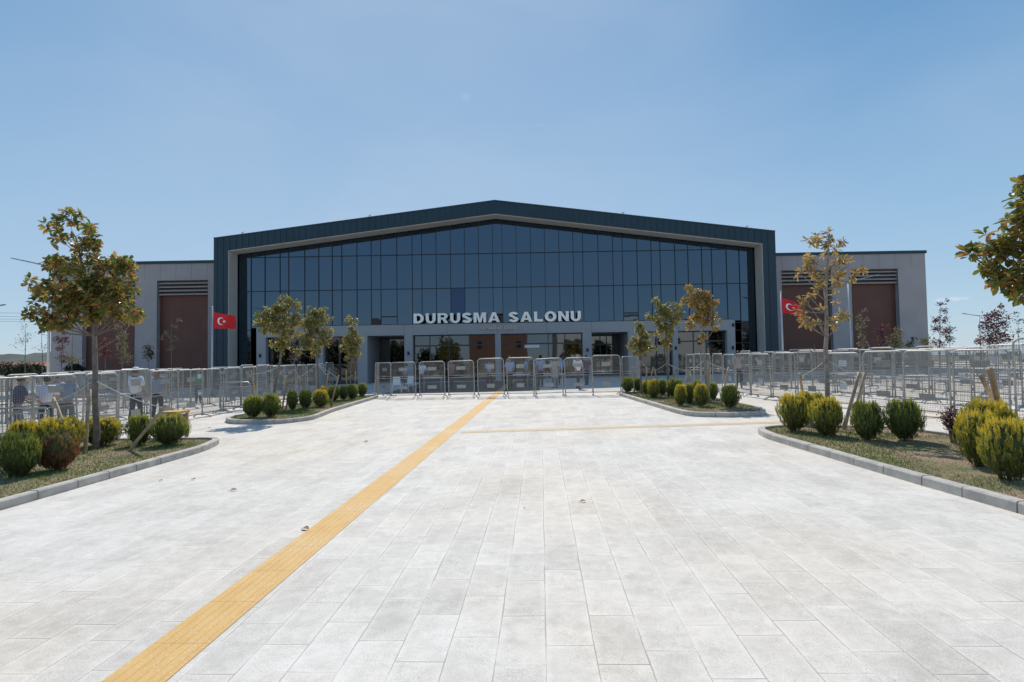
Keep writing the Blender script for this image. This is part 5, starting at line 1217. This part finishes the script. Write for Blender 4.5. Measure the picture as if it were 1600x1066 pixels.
# power line left
wr = MB(); pw = mat('cable', (.04, .04, .045), .6, var=0)
pts_l = []
for k, (ya, yb) in enumerate(((486.5, 489), (492.5, 494.5), (496.5, 498.5), (500, 502))):
    a = atd(-160, ya-2, 150); c = atd(130, yb+1.5, 165); b = MB(); b.tube([Vector((0, 0, 0)), (c-a)*.5+Vector((0, 0, -.25)), c-a], .035, 4)
    o = b.build('power_line', pw, None, False, a); tag(o, ['highest', 'second', 'third', 'lowest'][k]+' of the four power lines left of the big tree', 'cable', 'power lines at the left')
for k, (px, Y) in enumerate(((-160, 150), (130, 165))):
    p = atd(px, 484, Y); z0 = gz(p.x, p.y); t = thing('power_pole', (p.x, p.y, z0), 0, ['power pole outside the left edge carrying the four cables', 'power pole hidden behind the left wing carrying the four cables'][k], 'pole')
    b = MB(); b.tube([(0, 0, 0), (0, 0, p.z-z0)], [.22, .14], 8); b.build('mast', MT['bark'], t); b = MB(); b.box(-1.2, 1.2, -.08, .08, p.z-z0-.8, p.z-z0-.65); b.build('crossarm', MT['bark'], t)

# ------------------------------------------------------------------ the street behind the camera (mirrored in the glass front)
og = mat('orange_plaster', (.22, .12, .08), .8, var=.08); wp = mat('white_plaster', (.66, .65, .62), .8, var=.06); rfb = mat('brown_tiles', (.16, .09, .07), .8, var=.2)
NB = 'blocks across the street mirrored in the glass'
house(-3.6, -52, 14, 12, 11.5, 0, 'orange apartment block across the street, behind the camera', og, rfb, 0, 3, 3, 'apartment_block', NB, 'building', 1)
house(27, -48, 34, 12, 11, 0, 'white apartment block across the street, behind the camera', wp, rfb, 0, 8, 3, 'apartment_block', NB, 'building', 1)
house(-46, -62, 34, 12, 10.2, 2.6, 'pale house with brown tiled roof behind the camera at left', wl, rfb, 0, 6, 2, 'house', NB, 'house', 1)
house(66, -66, 26, 12, 9, 2.5, 'pale house with brown tiled roof behind the camera at right', wl, rfb, 0, 6, 2, 'house', NB, 'house', 1)
for k, (x, y, h, r_) in enumerate(((-40, -40, 7.5, 3.2), (-33, -42, 8.5, 3.4), (-27, -38, 7, 3), (-47, -46, 7, 3), (20, -34, 5.5, 2.0), (-14, -36, 4.4, 2.1), (-54, -43, 8.5, 3.6), (-61, -44, 8, 3.4), (47, -42, 9, 3.2), (56, -44, 8, 3), (-19, -37, 5.0, 2.3))):
    z = gz(x, y); t = thing('street_tree', (x, y, z), 0, ['first', 'second', 'third', 'fourth', 'fifth', 'sixth', 'seventh', 'eighth', 'ninth', 'tenth', 'eleventh'][k]+' dark tree along the street behind the camera', 'tree', 'street trees behind the camera'); rn = random.Random(k)
    b = MB(); b.tube([(0, 0, 0), (.1, 0, h-r_)], [.2, .1], 8)
    lf = MB()
    for i in range(1700):
        q = Vector((rn.gauss(0, 1), rn.gauss(0, 1), rn.gauss(0, 1))).normalized()*r_*rn.uniform(.5, 1.05)*(1+.2*math.sin(i)); leaf(lf, Vector((0, 0, h-r_))+q, Vector((rn.gauss(0, 1), rn.gauss(0, 1), rn.gauss(0, 1))), Vector((0, 0, 1)), .55, .36)
    b.build('trunk', MT['bark'], t, True); lf.build('crown', MT['leaf_dk'], t)

# drop unused prototypes
for pr in list(PB.values())+list(SP.values()):
    if not pr[1]:
        for c, kk in tree_of(pr[0]): bpy.data.objects.remove(c)
        bpy.data.objects.remove(pr[0])
